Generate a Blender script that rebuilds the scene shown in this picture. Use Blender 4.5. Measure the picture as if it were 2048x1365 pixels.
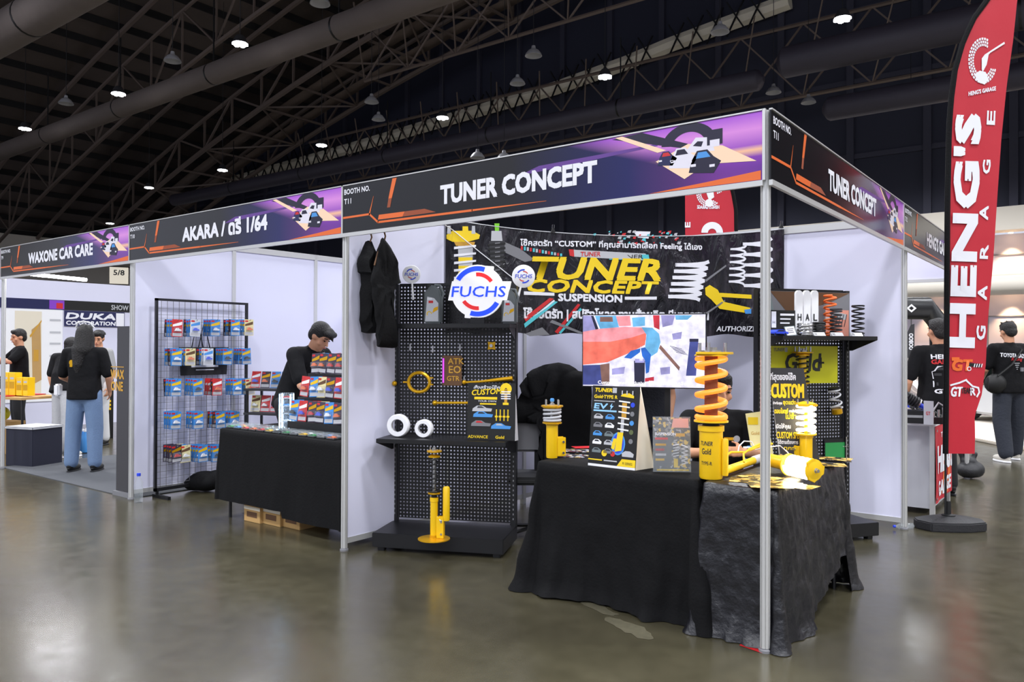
import bpy, bmesh, math, random
from math import sin, cos, pi, radians as R_
from mathutils import Vector as V, Matrix, noise
from mathutils.bvhtree import BVHTree
random.seed(7)
SC = bpy.context.scene
for o in list(bpy.data.objects): bpy.data.objects.remove(o)
COL = SC.collection
# ------------------------------------------------------------------ camera
FPX, PIT, ROL, YAW = 1568.35, .0078, .0038, .6501
CP = V((1.3004, -3.7056, 1.4433))
_F0 = V((-sin(YAW), cos(YAW), 0)); _R0 = V((cos(YAW), sin(YAW), 0)); _U0 = V((0, 0, 1))
CF = _F0*cos(PIT) + _U0*sin(PIT); CU = -_F0*sin(PIT) + _U0*cos(PIT)
CR = _R0*cos(ROL) + CU*sin(ROL); CU = -_R0*sin(ROL) + CU*cos(ROL)
cam = bpy.data.cameras.new('camera'); camo = bpy.data.objects.new('camera', cam); COL.objects.link(camo)
cam.sensor_width = 36; cam.lens = FPX/2048*36; cam.clip_end = 400
camo.matrix_world = Matrix(((CR.x, CU.x, -CF.x, CP.x), (CR.y, CU.y, -CF.y, CP.y), (CR.z, CU.z, -CF.z, CP.z), (0, 0, 0, 1)))
SC.camera = camo
SC.view_settings.view_transform = 'Standard'; SC.view_settings.look = 'None'
SC.view_settings.exposure = 0.62; SC.view_settings.gamma = 1; SC.view_settings.use_curve_mapping = False
# ------------------------------------------------------------------ world and hall light
W = bpy.data.worlds.new('world'); SC.world = W; W.use_nodes = True
W.node_tree.nodes['Background'].inputs[0].default_value = (.80, .84, 1, 1)
W.node_tree.nodes['Background'].inputs[1].default_value = .55
def lamp(kind, loc, energy, col=(1, 1, 1), **k):
    l = bpy.data.lights.new('hall_light', kind); l.energy = energy; l.color = col
    for a, b in k.items(): setattr(l, a, b)
    o = bpy.data.objects.new('hall_light', l); COL.objects.link(o); o.location = loc
    return o
LAMP_E = 1500
def high_bay_light(x, y, z=10.85, e=1.0):
    lamp('SPOT', (x, y, z - .12), LAMP_E*e, (.93, .95, 1), spot_size=R_(150), spot_blend=.6, shadow_soft_size=.65)
for x in (-36.5, -28.4, -20.6, -12.8, -4.8, 3.2, 11.2, 19.2, 27.2):
    for y in (-17.4, -8, 1.4, 10.8, 20.2, 29.5):
        if x < -21 and y < 1: continue
        high_bay_light(x, y, e=.45 if x < -20 and y > 5 else 1.0)
# ------------------------------------------------------------------ pixel <-> world
def ray(px, py): return CF + CR*((px-1024)/FPX) + CU*((682.5-py)/FPX)
def at(px, py, dep): return CP + ray(px, py)*dep
def G(px, py, z=0.):
    d = ray(px, py); return CP + d*((z-CP.z)/d.z)
def onX(px, py, x):
    d = ray(px, py); return CP + d*((x-CP.x)/d.x)
def onY(px, py, y):
    d = ray(px, py); return CP + d*((y-CP.y)/d.y)
class Fr:
    """local frame of a thing: origin + turn about z (+ tilt about x); L gives local x,z of a pixel on plane y"""
    def __init__(s, loc, rz=0, rx=0):
        s.loc = V(loc); s.rz = rz; s.rx = rx
        s.M = Matrix.Translation(s.loc) @ Matrix.Rotation(rz, 4, 'Z') @ Matrix.Rotation(rx, 4, 'X'); s.I = s.M.inverted()
    def L(s, px, py, y=0.):
        c = s.I @ CP; d = s.I.to_3x3() @ ray(px, py); p = c + d*((y-c.y)/d.y); return (p.x, p.z)
# ------------------------------------------------------------------ materials
MATS = {}
def mat(name, col, rough=.55, metal=0, emit=0, ecol=None, bump=0, bscale=40, var=0, vscale=6, trans=0, alpha=1, coat=0, spec=.5, aniso=0):
    if name in MATS: return MATS[name]
    m = bpy.data.materials.new(name); m.use_nodes = True; nt = m.node_tree; b = nt.nodes['Principled BSDF']
    c = tuple(col) + (1,)
    b.inputs['Base Color'].default_value = c; b.inputs['Roughness'].default_value = rough; b.inputs['Metallic'].default_value = metal
    b.inputs['Specular IOR Level'].default_value = spec
    if coat: b.inputs['Coat Weight'].default_value = coat; b.inputs['Coat Roughness'].default_value = .1
    if trans: b.inputs['Transmission Weight'].default_value = trans
    if alpha < 1: b.inputs['Alpha'].default_value = alpha
    if emit: b.inputs['Emission Color'].default_value = tuple(ecol or col) + (1,); b.inputs['Emission Strength'].default_value = emit
    tc = nt.nodes.new('ShaderNodeTexCoord')
    if var:
        n = nt.nodes.new('ShaderNodeTexNoise'); n.inputs['Scale'].default_value = vscale; n.inputs['Detail'].default_value = 4
        nt.links.new(tc.outputs['Object'], n.inputs[0]); mx = nt.nodes.new('ShaderNodeMix'); mx.data_type = 'RGBA'
        mx.inputs[6].default_value = tuple(x*(1-var) for x in col) + (1,); mx.inputs[7].default_value = tuple(min(1, x*(1+var)) for x in col) + (1,)
        nt.links.new(n.outputs[0], mx.inputs[0]); nt.links.new(mx.outputs[2], b.inputs['Base Color'])
    if bump:
        n = nt.nodes.new('ShaderNodeTexNoise'); n.inputs['Scale'].default_value = bscale; n.inputs['Detail'].default_value = 5
        nt.links.new(tc.outputs['Object'], n.inputs[0]); bp = nt.nodes.new('ShaderNodeBump'); bp.inputs['Strength'].default_value = bump; bp.inputs['Distance'].default_value = .02
        nt.links.new(n.outputs[0], bp.inputs['Height']); nt.links.new(bp.outputs[0], b.inputs['Normal'])
    MATS[name] = m; return m
def s2l(r, g, b): return tuple(((c/255+.055)/1.055)**2.4 if c > 10 else c/255/12.92 for c in (r, g, b))
def pal(name, r, g, b, rough=.5, **k): return mat(name, s2l(r, g, b), rough, **k)
pal('white_panel', 217, 217, 236, .45, var=.03, vscale=1.5); pal('white', 238, 238, 240, .5); pal('print_white', 232, 232, 238, .5); pal('cream', 225, 216, 196, .5)
pal('aluminium', 205, 205, 203, .35, metal=.45); pal('black_metal', 15, 15, 18, .4); pal('black', 8, 8, 9, .6); pal('black_cloth', 5, 5, 7, .85, bump=.2, bscale=60, spec=.25)
mat('tee', s2l(11, 11, 14), .85, bump=.9, bscale=7, spec=.25); pal('navy_cloth', 22, 24, 34, .9, bump=.3, bscale=60); pal('satin', 11, 11, 18, .38, bump=.6, bscale=18, spec=.6); pal('yellow', 236, 190, 16, .35); pal('yellow_print', 240, 205, 20, .5)
pal('gold', 222, 168, 20, .3, metal=.55); pal('silver', 190, 190, 190, .25, metal=.9); pal('red_flag', 186, 26, 44, .6, var=.06, vscale=3, bump=.35, bscale=3); pal('red', 200, 35, 40, .5)
pal('orange', 228, 105, 35, .5); pal('orange_dim', 150, 70, 35, .5); pal('blue', 40, 70, 215, .5); pal('sky', 70, 145, 215, .5); pal('cyan', 80, 190, 200, .5); pal('green', 40, 140, 70, .5); pal('lime', 120, 200, 40, .5)
pal('skin', 205, 150, 118, .5, spec=.3); pal('hair', 20, 17, 16, .55, bump=.8, bscale=90); pal('jean', 108, 132, 165, .85, bump=.3, bscale=90, var=.1, vscale=5)
pal('grey_trouser', 178, 178, 180, .85, bump=.3, bscale=40); pal('dark_trouser', 38, 42, 52, .85, bump=.3, bscale=40); pal('black_trouser', 20, 20, 24, .85); pal('grey_shirt', 150, 150, 150, .85); pal('white_trouser', 210, 210, 210, .85)
pal('dark_grey', 44, 44, 48, .6); pal('grey', 120, 120, 124, .6); pal('light_grey', 185, 186, 190, .6); pal('rubber', 30, 30, 33, .55, bump=.2, bscale=80); pal('carton', 186, 148, 92, .8, var=.08, vscale=8)
pal('brown', 96, 66, 40, .7); pal('pink', 226, 150, 130, .5); pal('purple', 130, 60, 190, .5); pal('navy', 28, 32, 80, .5); pal('grey_green', 120, 132, 134, .3, metal=.3); pal('dark_blue', 24, 26, 44, .7)
pal('plastic_grey', 92, 98, 100, .35); pal('clear_plastic', 225, 235, 240, .08, trans=.5, alpha=.22); pal('eye', 12, 10, 10, .2); pal('lip', 170, 95, 85, .5); pal('olive', 90, 100, 60, .5); pal('gold_print', 200, 150, 50, .5)
pal('duct_dark', 56, 52, 64, .55, bump=.5, bscale=4, var=.15, vscale=1); pal('duct', 100, 90, 86, .75, bump=.5, bscale=4, var=.15, vscale=1); pal('truss', 104, 90, 82, .6); pal('roof', 112, 100, 94, .8, var=.2, vscale=.6); pal('purlin', 22, 20, 20, .8); pal('hall_dark', 34, 36, 54, .7, var=.12, vscale=.3); pal('hall_rib', 50, 50, 66, .7)
pal('hall_cream', 226, 218, 204, .6); pal('hall_lilac', 205, 196, 210, .5); pal('carpet', 78, 80, 84, .95, bump=.5, bscale=200); pal('tv_black', 10, 10, 12, .25)
pal('car_beige', 190, 178, 168, .2, metal=.3, coat=.6); pal('car_black', 22, 23, 28, .12, coat=.8); pal('car_glass', 14, 20, 18, .06); pal('plate', 70, 72, 76, .4)
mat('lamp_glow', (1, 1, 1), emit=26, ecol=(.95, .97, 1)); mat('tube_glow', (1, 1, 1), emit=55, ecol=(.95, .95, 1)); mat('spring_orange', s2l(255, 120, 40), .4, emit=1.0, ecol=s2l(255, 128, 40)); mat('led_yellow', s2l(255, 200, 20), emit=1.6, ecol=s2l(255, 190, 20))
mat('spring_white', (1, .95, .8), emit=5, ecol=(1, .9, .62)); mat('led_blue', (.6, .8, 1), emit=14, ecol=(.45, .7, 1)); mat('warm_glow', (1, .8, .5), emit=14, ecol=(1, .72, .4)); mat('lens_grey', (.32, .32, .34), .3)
mat('led_purple', s2l(190, 60, 250), emit=.9, ecol=s2l(190, 60, 250))
for n, c, e in (('tv_white', (225, 222, 245), 1.0), ('tv_lilac', (170, 165, 225), .9), ('tv_arm', (255, 120, 100), 1.0), ('tv_arm2', (255, 160, 170), 1.0), ('tv_blue', (110, 185, 235), 1.0), ('tv_blue2', (40, 110, 215), .9), ('tv_dark', (40, 40, 70), .8), ('tv_red', (215, 50, 70), .9), ('tv_brown', (150, 110, 100), .8), ('tv_navy', (75, 85, 160), .8), ('tv_text', (245, 245, 255), 1.3)):
    m = mat(n, (0, 0, 0), .3, emit=e*.72, ecol=s2l(*c)); nt = m.node_tree; b = nt.nodes['Principled BSDF']   # screen picture with its own texture
    tc = nt.nodes.new('ShaderNodeTexCoord'); tn = nt.nodes.new('ShaderNodeTexNoise'); tn.inputs['Scale'].default_value = 9 if n != 'tv_white' else 16; tn.inputs['Detail'].default_value = 5
    mr = nt.nodes.new('ShaderNodeMapRange'); mr.inputs[1].default_value = .35; mr.inputs[2].default_value = .65; mr.inputs[3].default_value = e*(.66 if n == 'tv_white' else .5); mr.inputs[4].default_value = e*(.98 if n == 'tv_white' else .85)
    nt.links.new(tc.outputs['Object'], tn.inputs[0]); nt.links.new(tn.outputs[0], mr.inputs[0])
    if n != 'tv_text': nt.links.new(mr.outputs[0], b.inputs['Emission Strength'])
def nodes_mat(name, rough=.4):
    m = bpy.data.materials.new(name); m.use_nodes = True; MATS[name] = m
    nt = m.node_tree; b = nt.nodes['Principled BSDF']; b.inputs['Roughness'].default_value = rough
    return m, nt, b, nt.nodes.new, nt.links.new
def ramp(nt, stops, inter='LINEAR'):
    r = nt.nodes.new('ShaderNodeValToRGB'); r.color_ramp.interpolation = inter
    e = r.color_ramp.elements
    while len(e) < len(stops): e.new(.5)
    for i, (p, c) in enumerate(stops): e[i].position = p; e[i].color = tuple(c)+(1,)
    return r
# polished concrete
m, nt, b, N, Lk = nodes_mat('polished_concrete', .15)
tc = N('ShaderNodeTexCoord'); n1 = N('ShaderNodeTexNoise'); n1.inputs['Scale'].default_value = .7; n1.inputs['Detail'].default_value = 8
n2 = N('ShaderNodeTexNoise'); n2.inputs['Scale'].default_value = 9; n2.inputs['Detail'].default_value = 6
Lk(tc.outputs['Object'], n1.inputs[0]); Lk(tc.outputs['Object'], n2.inputs[0])
rp = ramp(nt, [(.3, s2l(58, 54, 42)), (.55, s2l(70, 66, 50)), (.72, s2l(84, 79, 62))]); Lk(n1.outputs[0], rp.inputs[0])
mx = N('ShaderNodeMix'); mx.data_type = 'RGBA'; mx.blend_type = 'OVERLAY'; mx.inputs[0].default_value = .25
Lk(rp.outputs[0], mx.inputs[6]); Lk(n2.outputs[0], mx.inputs[7]); Lk(mx.outputs[2], b.inputs['Base Color'])
rr = N('ShaderNodeMapRange'); rr.inputs[3].default_value = .15; rr.inputs[4].default_value = .30; Lk(n2.outputs[0], rr.inputs[0]); Lk(rr.outputs[0], b.inputs['Roughness'])
bp = N('ShaderNodeBump'); bp.inputs['Strength'].default_value = .05; bp.inputs['Distance'].default_value = .01; Lk(n1.outputs[0], bp.inputs['Height']); Lk(bp.outputs[0], b.inputs['Normal'])
b.inputs['Specular IOR Level'].default_value = .8
# fascia artwork: printed dark grey -> navy -> sunset sky
m, nt, b, N, Lk = nodes_mat('fascia_art', .16)
tc = N('ShaderNodeTexCoord'); sp = N('ShaderNodeSeparateXYZ'); Lk(tc.outputs['Generated'], sp.inputs[0])
base = ramp(nt, [(0, s2l(24, 24, 26)), (.5, s2l(27, 26, 28)), (.64, s2l(24, 26, 66)), (.76, s2l(30, 32, 88)), (.85, s2l(76, 42, 104)), (1, s2l(135, 60, 165))]); Lk(sp.outputs[0], base.inputs[0])
sky = ramp(nt, [(0, s2l(60, 40, 110)), (.35, s2l(130, 60, 170)), (.45, s2l(245, 190, 150)), (.52, s2l(160, 90, 190)), (.75, s2l(215, 140, 215)), (1, s2l(160, 80, 205))]); Lk(sp.outputs[2], sky.inputs[0])
mk = N('ShaderNodeMath'); mk.operation = 'MULTIPLY_ADD'; mk.inputs[1].default_value = .35; Lk(sp.outputs[2], mk.inputs[0]); Lk(sp.outputs[0], mk.inputs[2])
mk2 = N('ShaderNodeMapRange'); mk2.inputs[1].default_value = .97; mk2.inputs[2].default_value = 1.07; Lk(mk.outputs[0], mk2.inputs[0])
mx = N('ShaderNodeMix'); mx.data_type = 'RGBA'; Lk(mk2.outputs[0], mx.inputs[0]); Lk(base.outputs[0], mx.inputs[6]); Lk(sky.outputs[0], mx.inputs[7]); Lk(mx.outputs[2], b.inputs['Base Color'])
# vinyl banner: glossy black with creases, their grey highlights painted into the base colour
m, nt, b, N, Lk = nodes_mat('banner_vinyl', .22)
tc = N('ShaderNodeTexCoord'); mp = N('ShaderNodeMapping'); mp.inputs['Scale'].default_value = (5, 5, 1.6); mp.inputs['Rotation'].default_value = (0, .6, 0); Lk(tc.outputs['Object'], mp.inputs[0])
n1 = N('ShaderNodeTexNoise'); n1.inputs['Scale'].default_value = 1.6; n1.inputs['Detail'].default_value = 5; n1.inputs['Distortion'].default_value = 1.2; Lk(mp.outputs[0], n1.inputs[0])
bp = N('ShaderNodeBump'); bp.inputs['Strength'].default_value = .8; bp.inputs['Distance'].default_value = .05; Lk(n1.outputs[0], bp.inputs['Height']); Lk(bp.outputs[0], b.inputs['Normal'])
n3 = N('ShaderNodeTexNoise'); n3.inputs['Scale'].default_value = 2.2; n3.inputs['Detail'].default_value = 6; Lk(mp.outputs[0], n3.inputs[0])
rp = ramp(nt, [(.3, s2l(12, 12, 18)), (.55, s2l(28, 26, 32)), (.75, s2l(70, 64, 72))]); Lk(n3.outputs[0], rp.inputs[0]); Lk(rp.outputs[0], b.inputs['Base Color'])
# busy printed picture (many small photos on a dark ground)
def busy(name, cols, scale, rough=.3):
    m, nt, b, N, Lk = nodes_mat(name, rough)
    tc = N('ShaderNodeTexCoord'); v = N('ShaderNodeTexVoronoi'); v.inputs['Scale'].default_value = scale; Lk(tc.outputs['Object'], v.inputs[0])
    sp = N('ShaderNodeSeparateColor'); Lk(v.outputs['Color'], sp.inputs[0])
    rp = ramp(nt, [(i/len(cols), s2l(*c)) for i, c in enumerate(cols)], 'CONSTANT'); Lk(sp.outputs[0], rp.inputs[0]); Lk(rp.outputs[0], b.inputs['Base Color'])
busy('print_busy', [(20, 20, 24), (30, 30, 34), (24, 24, 28), (110, 105, 100), (20, 20, 24), (200, 165, 40), (60, 50, 40), (150, 150, 155)], 70)
busy('print_gold', [(60, 45, 20), (200, 160, 70), (30, 24, 14), (150, 120, 60), (90, 70, 30), (230, 200, 120)], 30, .25)
busy('print_leaflet', [(40, 40, 46), (190, 190, 195), (70, 65, 60), (130, 60, 60), (200, 180, 120), (60, 70, 90)], 45)
busy('print_card', [(60, 130, 205), (60, 130, 205), (235, 180, 40), (60, 60, 80), (190, 120, 80), (220, 220, 225)], 60)
# ------------------------------------------------------------------ mesh builder
_tx = {}
def glyphs(s):
    if s in _tx: return _tx[s]
    c = bpy.data.curves.new('t', 'FONT'); c.body = s; c.resolution_u = 2
    o = bpy.data.objects.new('t', c); COL.objects.link(o)
    dg = bpy.context.evaluated_depsgraph_get(); me = bpy.data.meshes.new_from_object(o.evaluated_get(dg))
    vs = [(v.co.x, v.co.y) for v in me.vertices]; fs = [tuple(p.vertices) for p in me.polygons]
    bpy.data.objects.remove(o); bpy.data.curves.remove(c); bpy.data.meshes.remove(me)
    x0 = min(v[0] for v in vs); x1 = max(v[0] for v in vs)
    _tx[s] = ([((x-x0)/(x1-x0), y/.7) for x, y in vs], fs, (x1-x0)/.7); return _tx[s]
class MB:
    def __init__(s, m='white'):
        s.v = []; s.f = []; s.mi = []; s.mats = []; s.cur = 0; s.use(m); s.map = None; s.X = Matrix.Identity(4)
    def use(s, m):
        if m not in s.mats: s.mats.append(m)
        s.cur = s.mats.index(m); return s
    def add(s, vs, fs):
        n = len(s.v)
        for v in vs:
            v = s.X @ V(v); s.v.append(tuple(s.map(v)) if s.map else tuple(v))
        s.f += [tuple(i+n for i in f) for f in fs]; s.mi += [s.cur]*len(fs); return s
    def box(s, x0, y0, z0, x1, y1, z1):
        return s.add([(x, y, z) for z in (z0, z1) for y in (y0, y1) for x in (x0, x1)], [(0, 2, 3, 1), (4, 5, 7, 6), (0, 1, 5, 4), (2, 6, 7, 3), (0, 4, 6, 2), (1, 3, 7, 5)])
    def frustum(s, b0, b1):  # two quads (lists of 4 pts)
        return s.add(list(b0)+list(b1), [(3, 2, 1, 0), (4, 5, 6, 7), (0, 1, 5, 4), (1, 2, 6, 5), (2, 3, 7, 6), (3, 0, 4, 7)])
    def tube(s, pts, r, n=8, closed=False, caps=True):
        pts = [V(p) for p in pts]; k = len(pts); rs = r if isinstance(r, (list, tuple)) else [r]*k
        vs = []; up = None
        for i, p in enumerate(pts):
            t = (pts[(i+1) % k]-pts[i-1]) if closed else (pts[min(i+1, k-1)]-pts[max(i-1, 0)])
            t.normalize()
            if up is None: up = t.orthogonal().normalized()
            up = (up - t*up.dot(t)).normalized(); w = t.cross(up)
            for j in range(n):
                a = 2*pi*j/n; vs.append(p + (up*cos(a)+w*sin(a))*rs[i])
        fs = []
        for i in range(k if closed else k-1):
            a = i*n; b = ((i+1) % k)*n
            for j in range(n): fs.append((a+j, a+(j+1) % n, b+(j+1) % n, b+j))
        if not closed and caps: fs += [tuple(range(n-1, -1, -1)), tuple(range((k-1)*n, k*n))]
        return s.add(vs, fs)
    def cyl(s, a, b, r, n=16, r2=None): return s.tube([a, b], [r, r if r2 is None else r2], n)
    def lathe(s, prof, n=24, o=(0, 0, 0), ax=None):
        o = V(o); q = V(ax or (0, 0, 1)).to_track_quat('Z', 'Y'); vs = []; fs = []
        for r, z in prof:
            for j in range(n): a = 2*pi*j/n; vs.append(o + q @ V((r*cos(a), r*sin(a), z)))
        for i in range(len(prof)-1):
            for j in range(n): fs.append((i*n+j, i*n+(j+1) % n, (i+1)*n+(j+1) % n, (i+1)*n+j))
        fs += [tuple(range(n-1, -1, -1)), tuple(range((len(prof)-1)*n, len(prof)*n))]
        return s.add(vs, fs)
    def ell(s, c, r, n=14, q=None):
        c = V(c); r = (r, r, r) if isinstance(r, (int, float)) else r; vs = []; fs = []; m = n//2+1
        for i in range(m+1):
            a = pi*i/m
            for j in range(n):
                b = 2*pi*j/n; p = V((r[0]*sin(a)*cos(b), r[1]*sin(a)*sin(b), r[2]*cos(a)))
                vs.append(c + (q @ p if q else p))
        for i in range(m):
            for j in range(n): fs.append((i*n+j, (i+1)*n+j, (i+1)*n+(j+1) % n, i*n+(j+1) % n))
        return s.add(vs, fs)
    def caps(s, a, b, ra, rb, n=12): return s.ell(a, ra, n).ell(b, rb, n).cyl(a, b, ra, n, rb)
    def prism(s, pts, y0, y1):     # outline in XZ, from y0 to y1
        n = len(pts); vs = [(x, y0, z) for x, z in pts]+[(x, y1, z) for x, z in pts]
        return s.add(vs, [tuple(range(n)), tuple(range(2*n-1, n-1, -1))]+[(i, i+n, (i+1) % n+n, (i+1) % n) for i in range(n)])
    def poly(s, pts, y=-.002): return s.add([(x, y, z) for x, z in pts], [tuple(range(len(pts)))])
    def rect(s, x0, z0, x1, z1, y=-.002): return s.poly([(x0, z0), (x1, z0), (x1, z1), (x0, z1)], y)
    def line(s, pts, w, y=-.002, w1=None):
        for i in range(len(pts)-1):
            a = V((pts[i][0], pts[i][1])); b = V((pts[i+1][0], pts[i+1][1])); d = (b-a).normalized(); n = V((-d.y, d.x))*w/2
            wb = w if w1 is None else w + (w1-w)*(i+1)/(len(pts)-1); e = d*w*.25; m = V((-d.y, d.x))*wb/2
            s.poly([tuple(a-n-e), tuple(b-m+e), tuple(b+m+e), tuple(a+n-e)], y)
        return s
    def ring(s, cx, cz, r0, r1, a0=0, a1=360, y=-.002, n=28, sx=1):
        vs = []; fs = []
        for i in range(n+1):
            a = R_(a0+(a1-a0)*i/n); vs += [(cx+r0*cos(a)*sx, y, cz+r0*sin(a)), (cx+r1*cos(a)*sx, y, cz+r1*sin(a))]
        for i in range(n): fs.append((2*i, 2*i+2, 2*i+3, 2*i+1))
        return s.add(vs, fs)
    def disc(s, cx, cz, r, y=-.002, n=24, rz=None): return s.poly([(cx+r*cos(2*pi*i/n), cz+(rz or r)*sin(2*pi*i/n)) for i in range(n)], y)
    def text(s, t, x, z, h, w=None, y=-.003, bold=0, shear=0, rot=0, center=False, slope=0):
        vs, fs, a = glyphs(t); w = a*h if w is None else w; bd = bold*h; c, q = cos(R_(rot)), sin(R_(rot))
        offs = [(0, 0)] if not bold else [(-bd, -bd), (bd, -bd), (-bd, bd), (bd, bd), (0, 0)]
        for k, (ox, oz) in enumerate(offs):
            o = []
            for u, v in vs:
                lx = u*w + shear*v*h + ox - (w/2 if center else 0); lz = v*h + oz + slope*u*w
                o.append((x + lx*c - lz*q, y - k*.00008, z + lx*q + lz*c))
            s.add(o, fs)
        return s
    def helix(s, c, r, z0, z1, turns, wire, n=8, seg=20, flat=True, ax=None, r1=None):
        q = V(ax or (0, 0, 1)).to_track_quat('Z', 'Y'); c = V(c); pts = []; k = int(turns*seg)
        for i in range(k+1):
            u = i/k; t = u
            if flat: t = min(1, max(0, (u-.5/turns)/(1-1/turns)))
            rr = r if r1 is None else r+(r1-r)*u
            a = 2*pi*turns*u; pts.append(c + q @ V((rr*cos(a), rr*sin(a), z0+(z1-z0)*t)))
        return s.tube(pts, wire, n)
    def grid(s, nu, nv, fn):
        vs = [fn(i/nu, j/nv) for j in range(nv+1) for i in range(nu+1)]
        return s.add(vs, [(j*(nu+1)+i, j*(nu+1)+i+1, (j+1)*(nu+1)+i+1, (j+1)*(nu+1)+i) for j in range(nv) for i in range(nu)])
    def build(s, name, parent=None, bevel=0, remesh=0, solid=0, smooth=.6, lap=0):
        me = bpy.data.meshes.new(name); me.from_pydata(s.v, [], s.f)
        for m in s.mats: me.materials.append(MATS[m])
        me.polygons.foreach_set('material_index', s.mi); me.update()
        if remesh:
            o = bpy.data.objects.new(name, me); COL.objects.link(o)
            r = o.modifiers.new('r', 'REMESH'); r.mode = 'VOXEL'; r.voxel_size = remesh; r.use_smooth_shade = True
            l = o.modifiers.new('s', 'SMOOTH'); l.iterations = lap or 4; l.factor = .6
            dg = bpy.context.evaluated_depsgraph_get(); dg.update(); m2 = bpy.data.meshes.new_from_object(o.evaluated_get(dg)); bpy.data.objects.remove(o)
            bpy.data.meshes.remove(me); me = m2; me.name = name
            me.materials.clear()
            for m in s.mats: me.materials.append(MATS[m])
            me.polygons.foreach_set('use_smooth', [True]*len(me.polygons))
        else:
            if bevel:
                bm = bmesh.new(); bm.from_mesh(me)
                es = [e for e in bm.edges if len(e.link_faces) == 2 and e.calc_face_angle(0) > .7]
                bmesh.ops.bevel(bm, geom=es, offset=bevel, segments=2, affect='EDGES', clamp_overlap=True); bm.to_mesh(me); bm.free()
            me.polygons.foreach_set('use_smooth', [True]*len(me.polygons)); me.set_sharp_from_angle(angle=smooth)
        o = bpy.data.objects.new(name, me); COL.objects.link(o)
        if parent: o.parent = parent
        if solid: k = o.modifiers.new('thickness', 'SOLIDIFY'); k.thickness = solid; k.offset = 1
        return o
def tag(o, label, cat, group=None, kind=None):
    o['label'] = label; o['category'] = cat
    if group: o['group'] = group
    if kind: o['kind'] = kind
    return o
def struct(o, label=None, cat=None):
    o['kind'] = 'structure'
    if label: o['label'] = label
    if cat: o['category'] = cat
    return o
def thing(name, label, cat, fr=None, group=None, loc=(0, 0, 0), rz=0):
    o = bpy.data.objects.new(name, None); COL.objects.link(o); o.empty_display_size = .1
    if fr: o.matrix_world = fr.M
    else: o.location = loc; o.rotation_euler = (0, 0, rz)
    return tag(o, label, cat, group)
def place(o, fr): o.matrix_world = fr.M; return o
KIDS = {}
def copy_tree(o, M=None, label=None, parent=None):
    c = o.copy(); COL.objects.link(c)
    if parent: c.parent = parent; c.matrix_parent_inverse = o.matrix_parent_inverse.copy()
    if M is not None: c.matrix_world = M
    if label: c['label'] = label
    for ch in [x for x in list(COL.objects) if x.parent == o]: copy_tree(ch, None, None, c)
    return c
# ================================================================== HALL
YE = 36.0; XW = -74.0
b = MB('polished_concrete'); b.add([(XW, -26, 0), (34, -26, 0), (34, YE, 0), (XW, YE, 0)], [(0, 1, 2, 3)]); b.add([(XW, -26, -.2), (XW, YE, -.2), (34, YE, -.2), (34, -26, -.2)], [(0, 1, 2, 3)])
struct(b.build('floor'))
def zroof(x): return 26.8-.0028*x*x
b = MB('roof'); b.grid(36, 1, lambda u, v: (XW+u*(40-XW), -26+v*(YE+26.2), zroof(XW+u*(40-XW))))
rf = b.build('ceiling', solid=.15, smooth=3); struct(rf)
b = MB('purlin')
x = XW
while x < 38:
    b.box(x-.07, -26, zroof(x)-.42, x+.07, YE, zroof(x)-.02); x += 2.15
struct(b.build('trim_1'), 'dark purlins running under the hall roof')
b = MB('truss')
for y in (-12, -4, 2.5, 9, 14, 19.5, 26):
    b.tube([(XW+i*4, y, zroof(XW+i*4)-.55) for i in range(29)], .17, 6)
struct(b.build('trim_2'), 'brown rafters crossing under the hall roof')
# end wall (dark upper, cream gallery below on the right)
b = MB('hall_dark'); b.box(XW, YE, 7.5, 34, YE+.3, 30)
b.use('hall_rib')
x = -58.0
while x < 34:
    b.box(x-.16, YE-.22, 7.5, x+.16, YE, 27); x += 3.3
for z in (10.6, 14.2, 17.6): b.box(XW, YE-.12, z-.12, 34, YE, z+.12)
struct(b.build('wall_back'))
b = MB('hall_cream'); b.box(XW, YE-.6, 6.5, 34, YE+.3, 7.5); b.box(XW, YE-.8, 3.9, 34, YE+.3, 4.6)
b.use('hall_lilac'); b.box(XW, YE+.9, 0, 34, YE+1.1, 6.5)
b.use('grey')
x = -20.0
while x < 34:
    b.box(x-.02, YE+.86, 0, x+.02, YE+.9, 6.5); x += 1.55
for z in (2.9, 5.6, 1.5): b.box(XW, YE+.86, z-.02, 34, YE+.9, z+.02)
struct(b.build('wall_gallery', bevel=0))
b = MB('hall_cream'); b.tube([(XW, YE-.7, 4.15), (34, YE-.7, 4.15)], .42, 16); struct(b.build('trim_3'), 'rounded cream ledge along the gallery')
for px, py in ((2020, 477), (2020, 589), (1869, 594)):
    z = 6.5 if py < 500 else 3.9
    p = onY(px, py, YE+.1); lamp('SPOT', (p.x, p.y+.35, z-.06), 420, (1, .68, .36), spot_size=R_(80), spot_blend=.7, shadow_soft_size=.05)
    o = MB('warm_glow').lathe([(.09, -.03), (.09, 0)], 12, (p.x, p.y+.35, z)).build('recessed_downlight')
    tag(o, {477: 'warm downlight above the upper gallery wall beside the red flag', 589: 'warm downlight under the cream ledge beside the red flag', 594: 'warm downlight under the cream ledge, above the black inflatable arch'}[py], 'light', 'warm gallery downlights')
b = MB('hall_cream'); b.box(XW-.3, -26, 0, XW, YE, 11.6); b.use('hall_dark'); b.box(XW-.3, -26, 11.6, XW, YE, 14)
struct(b.build('wall_left'))
b = MB('hall_cream'); b.box(34, -10, 0, 34.3, YE, 11); struct(b.build('wall_right'))
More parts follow.
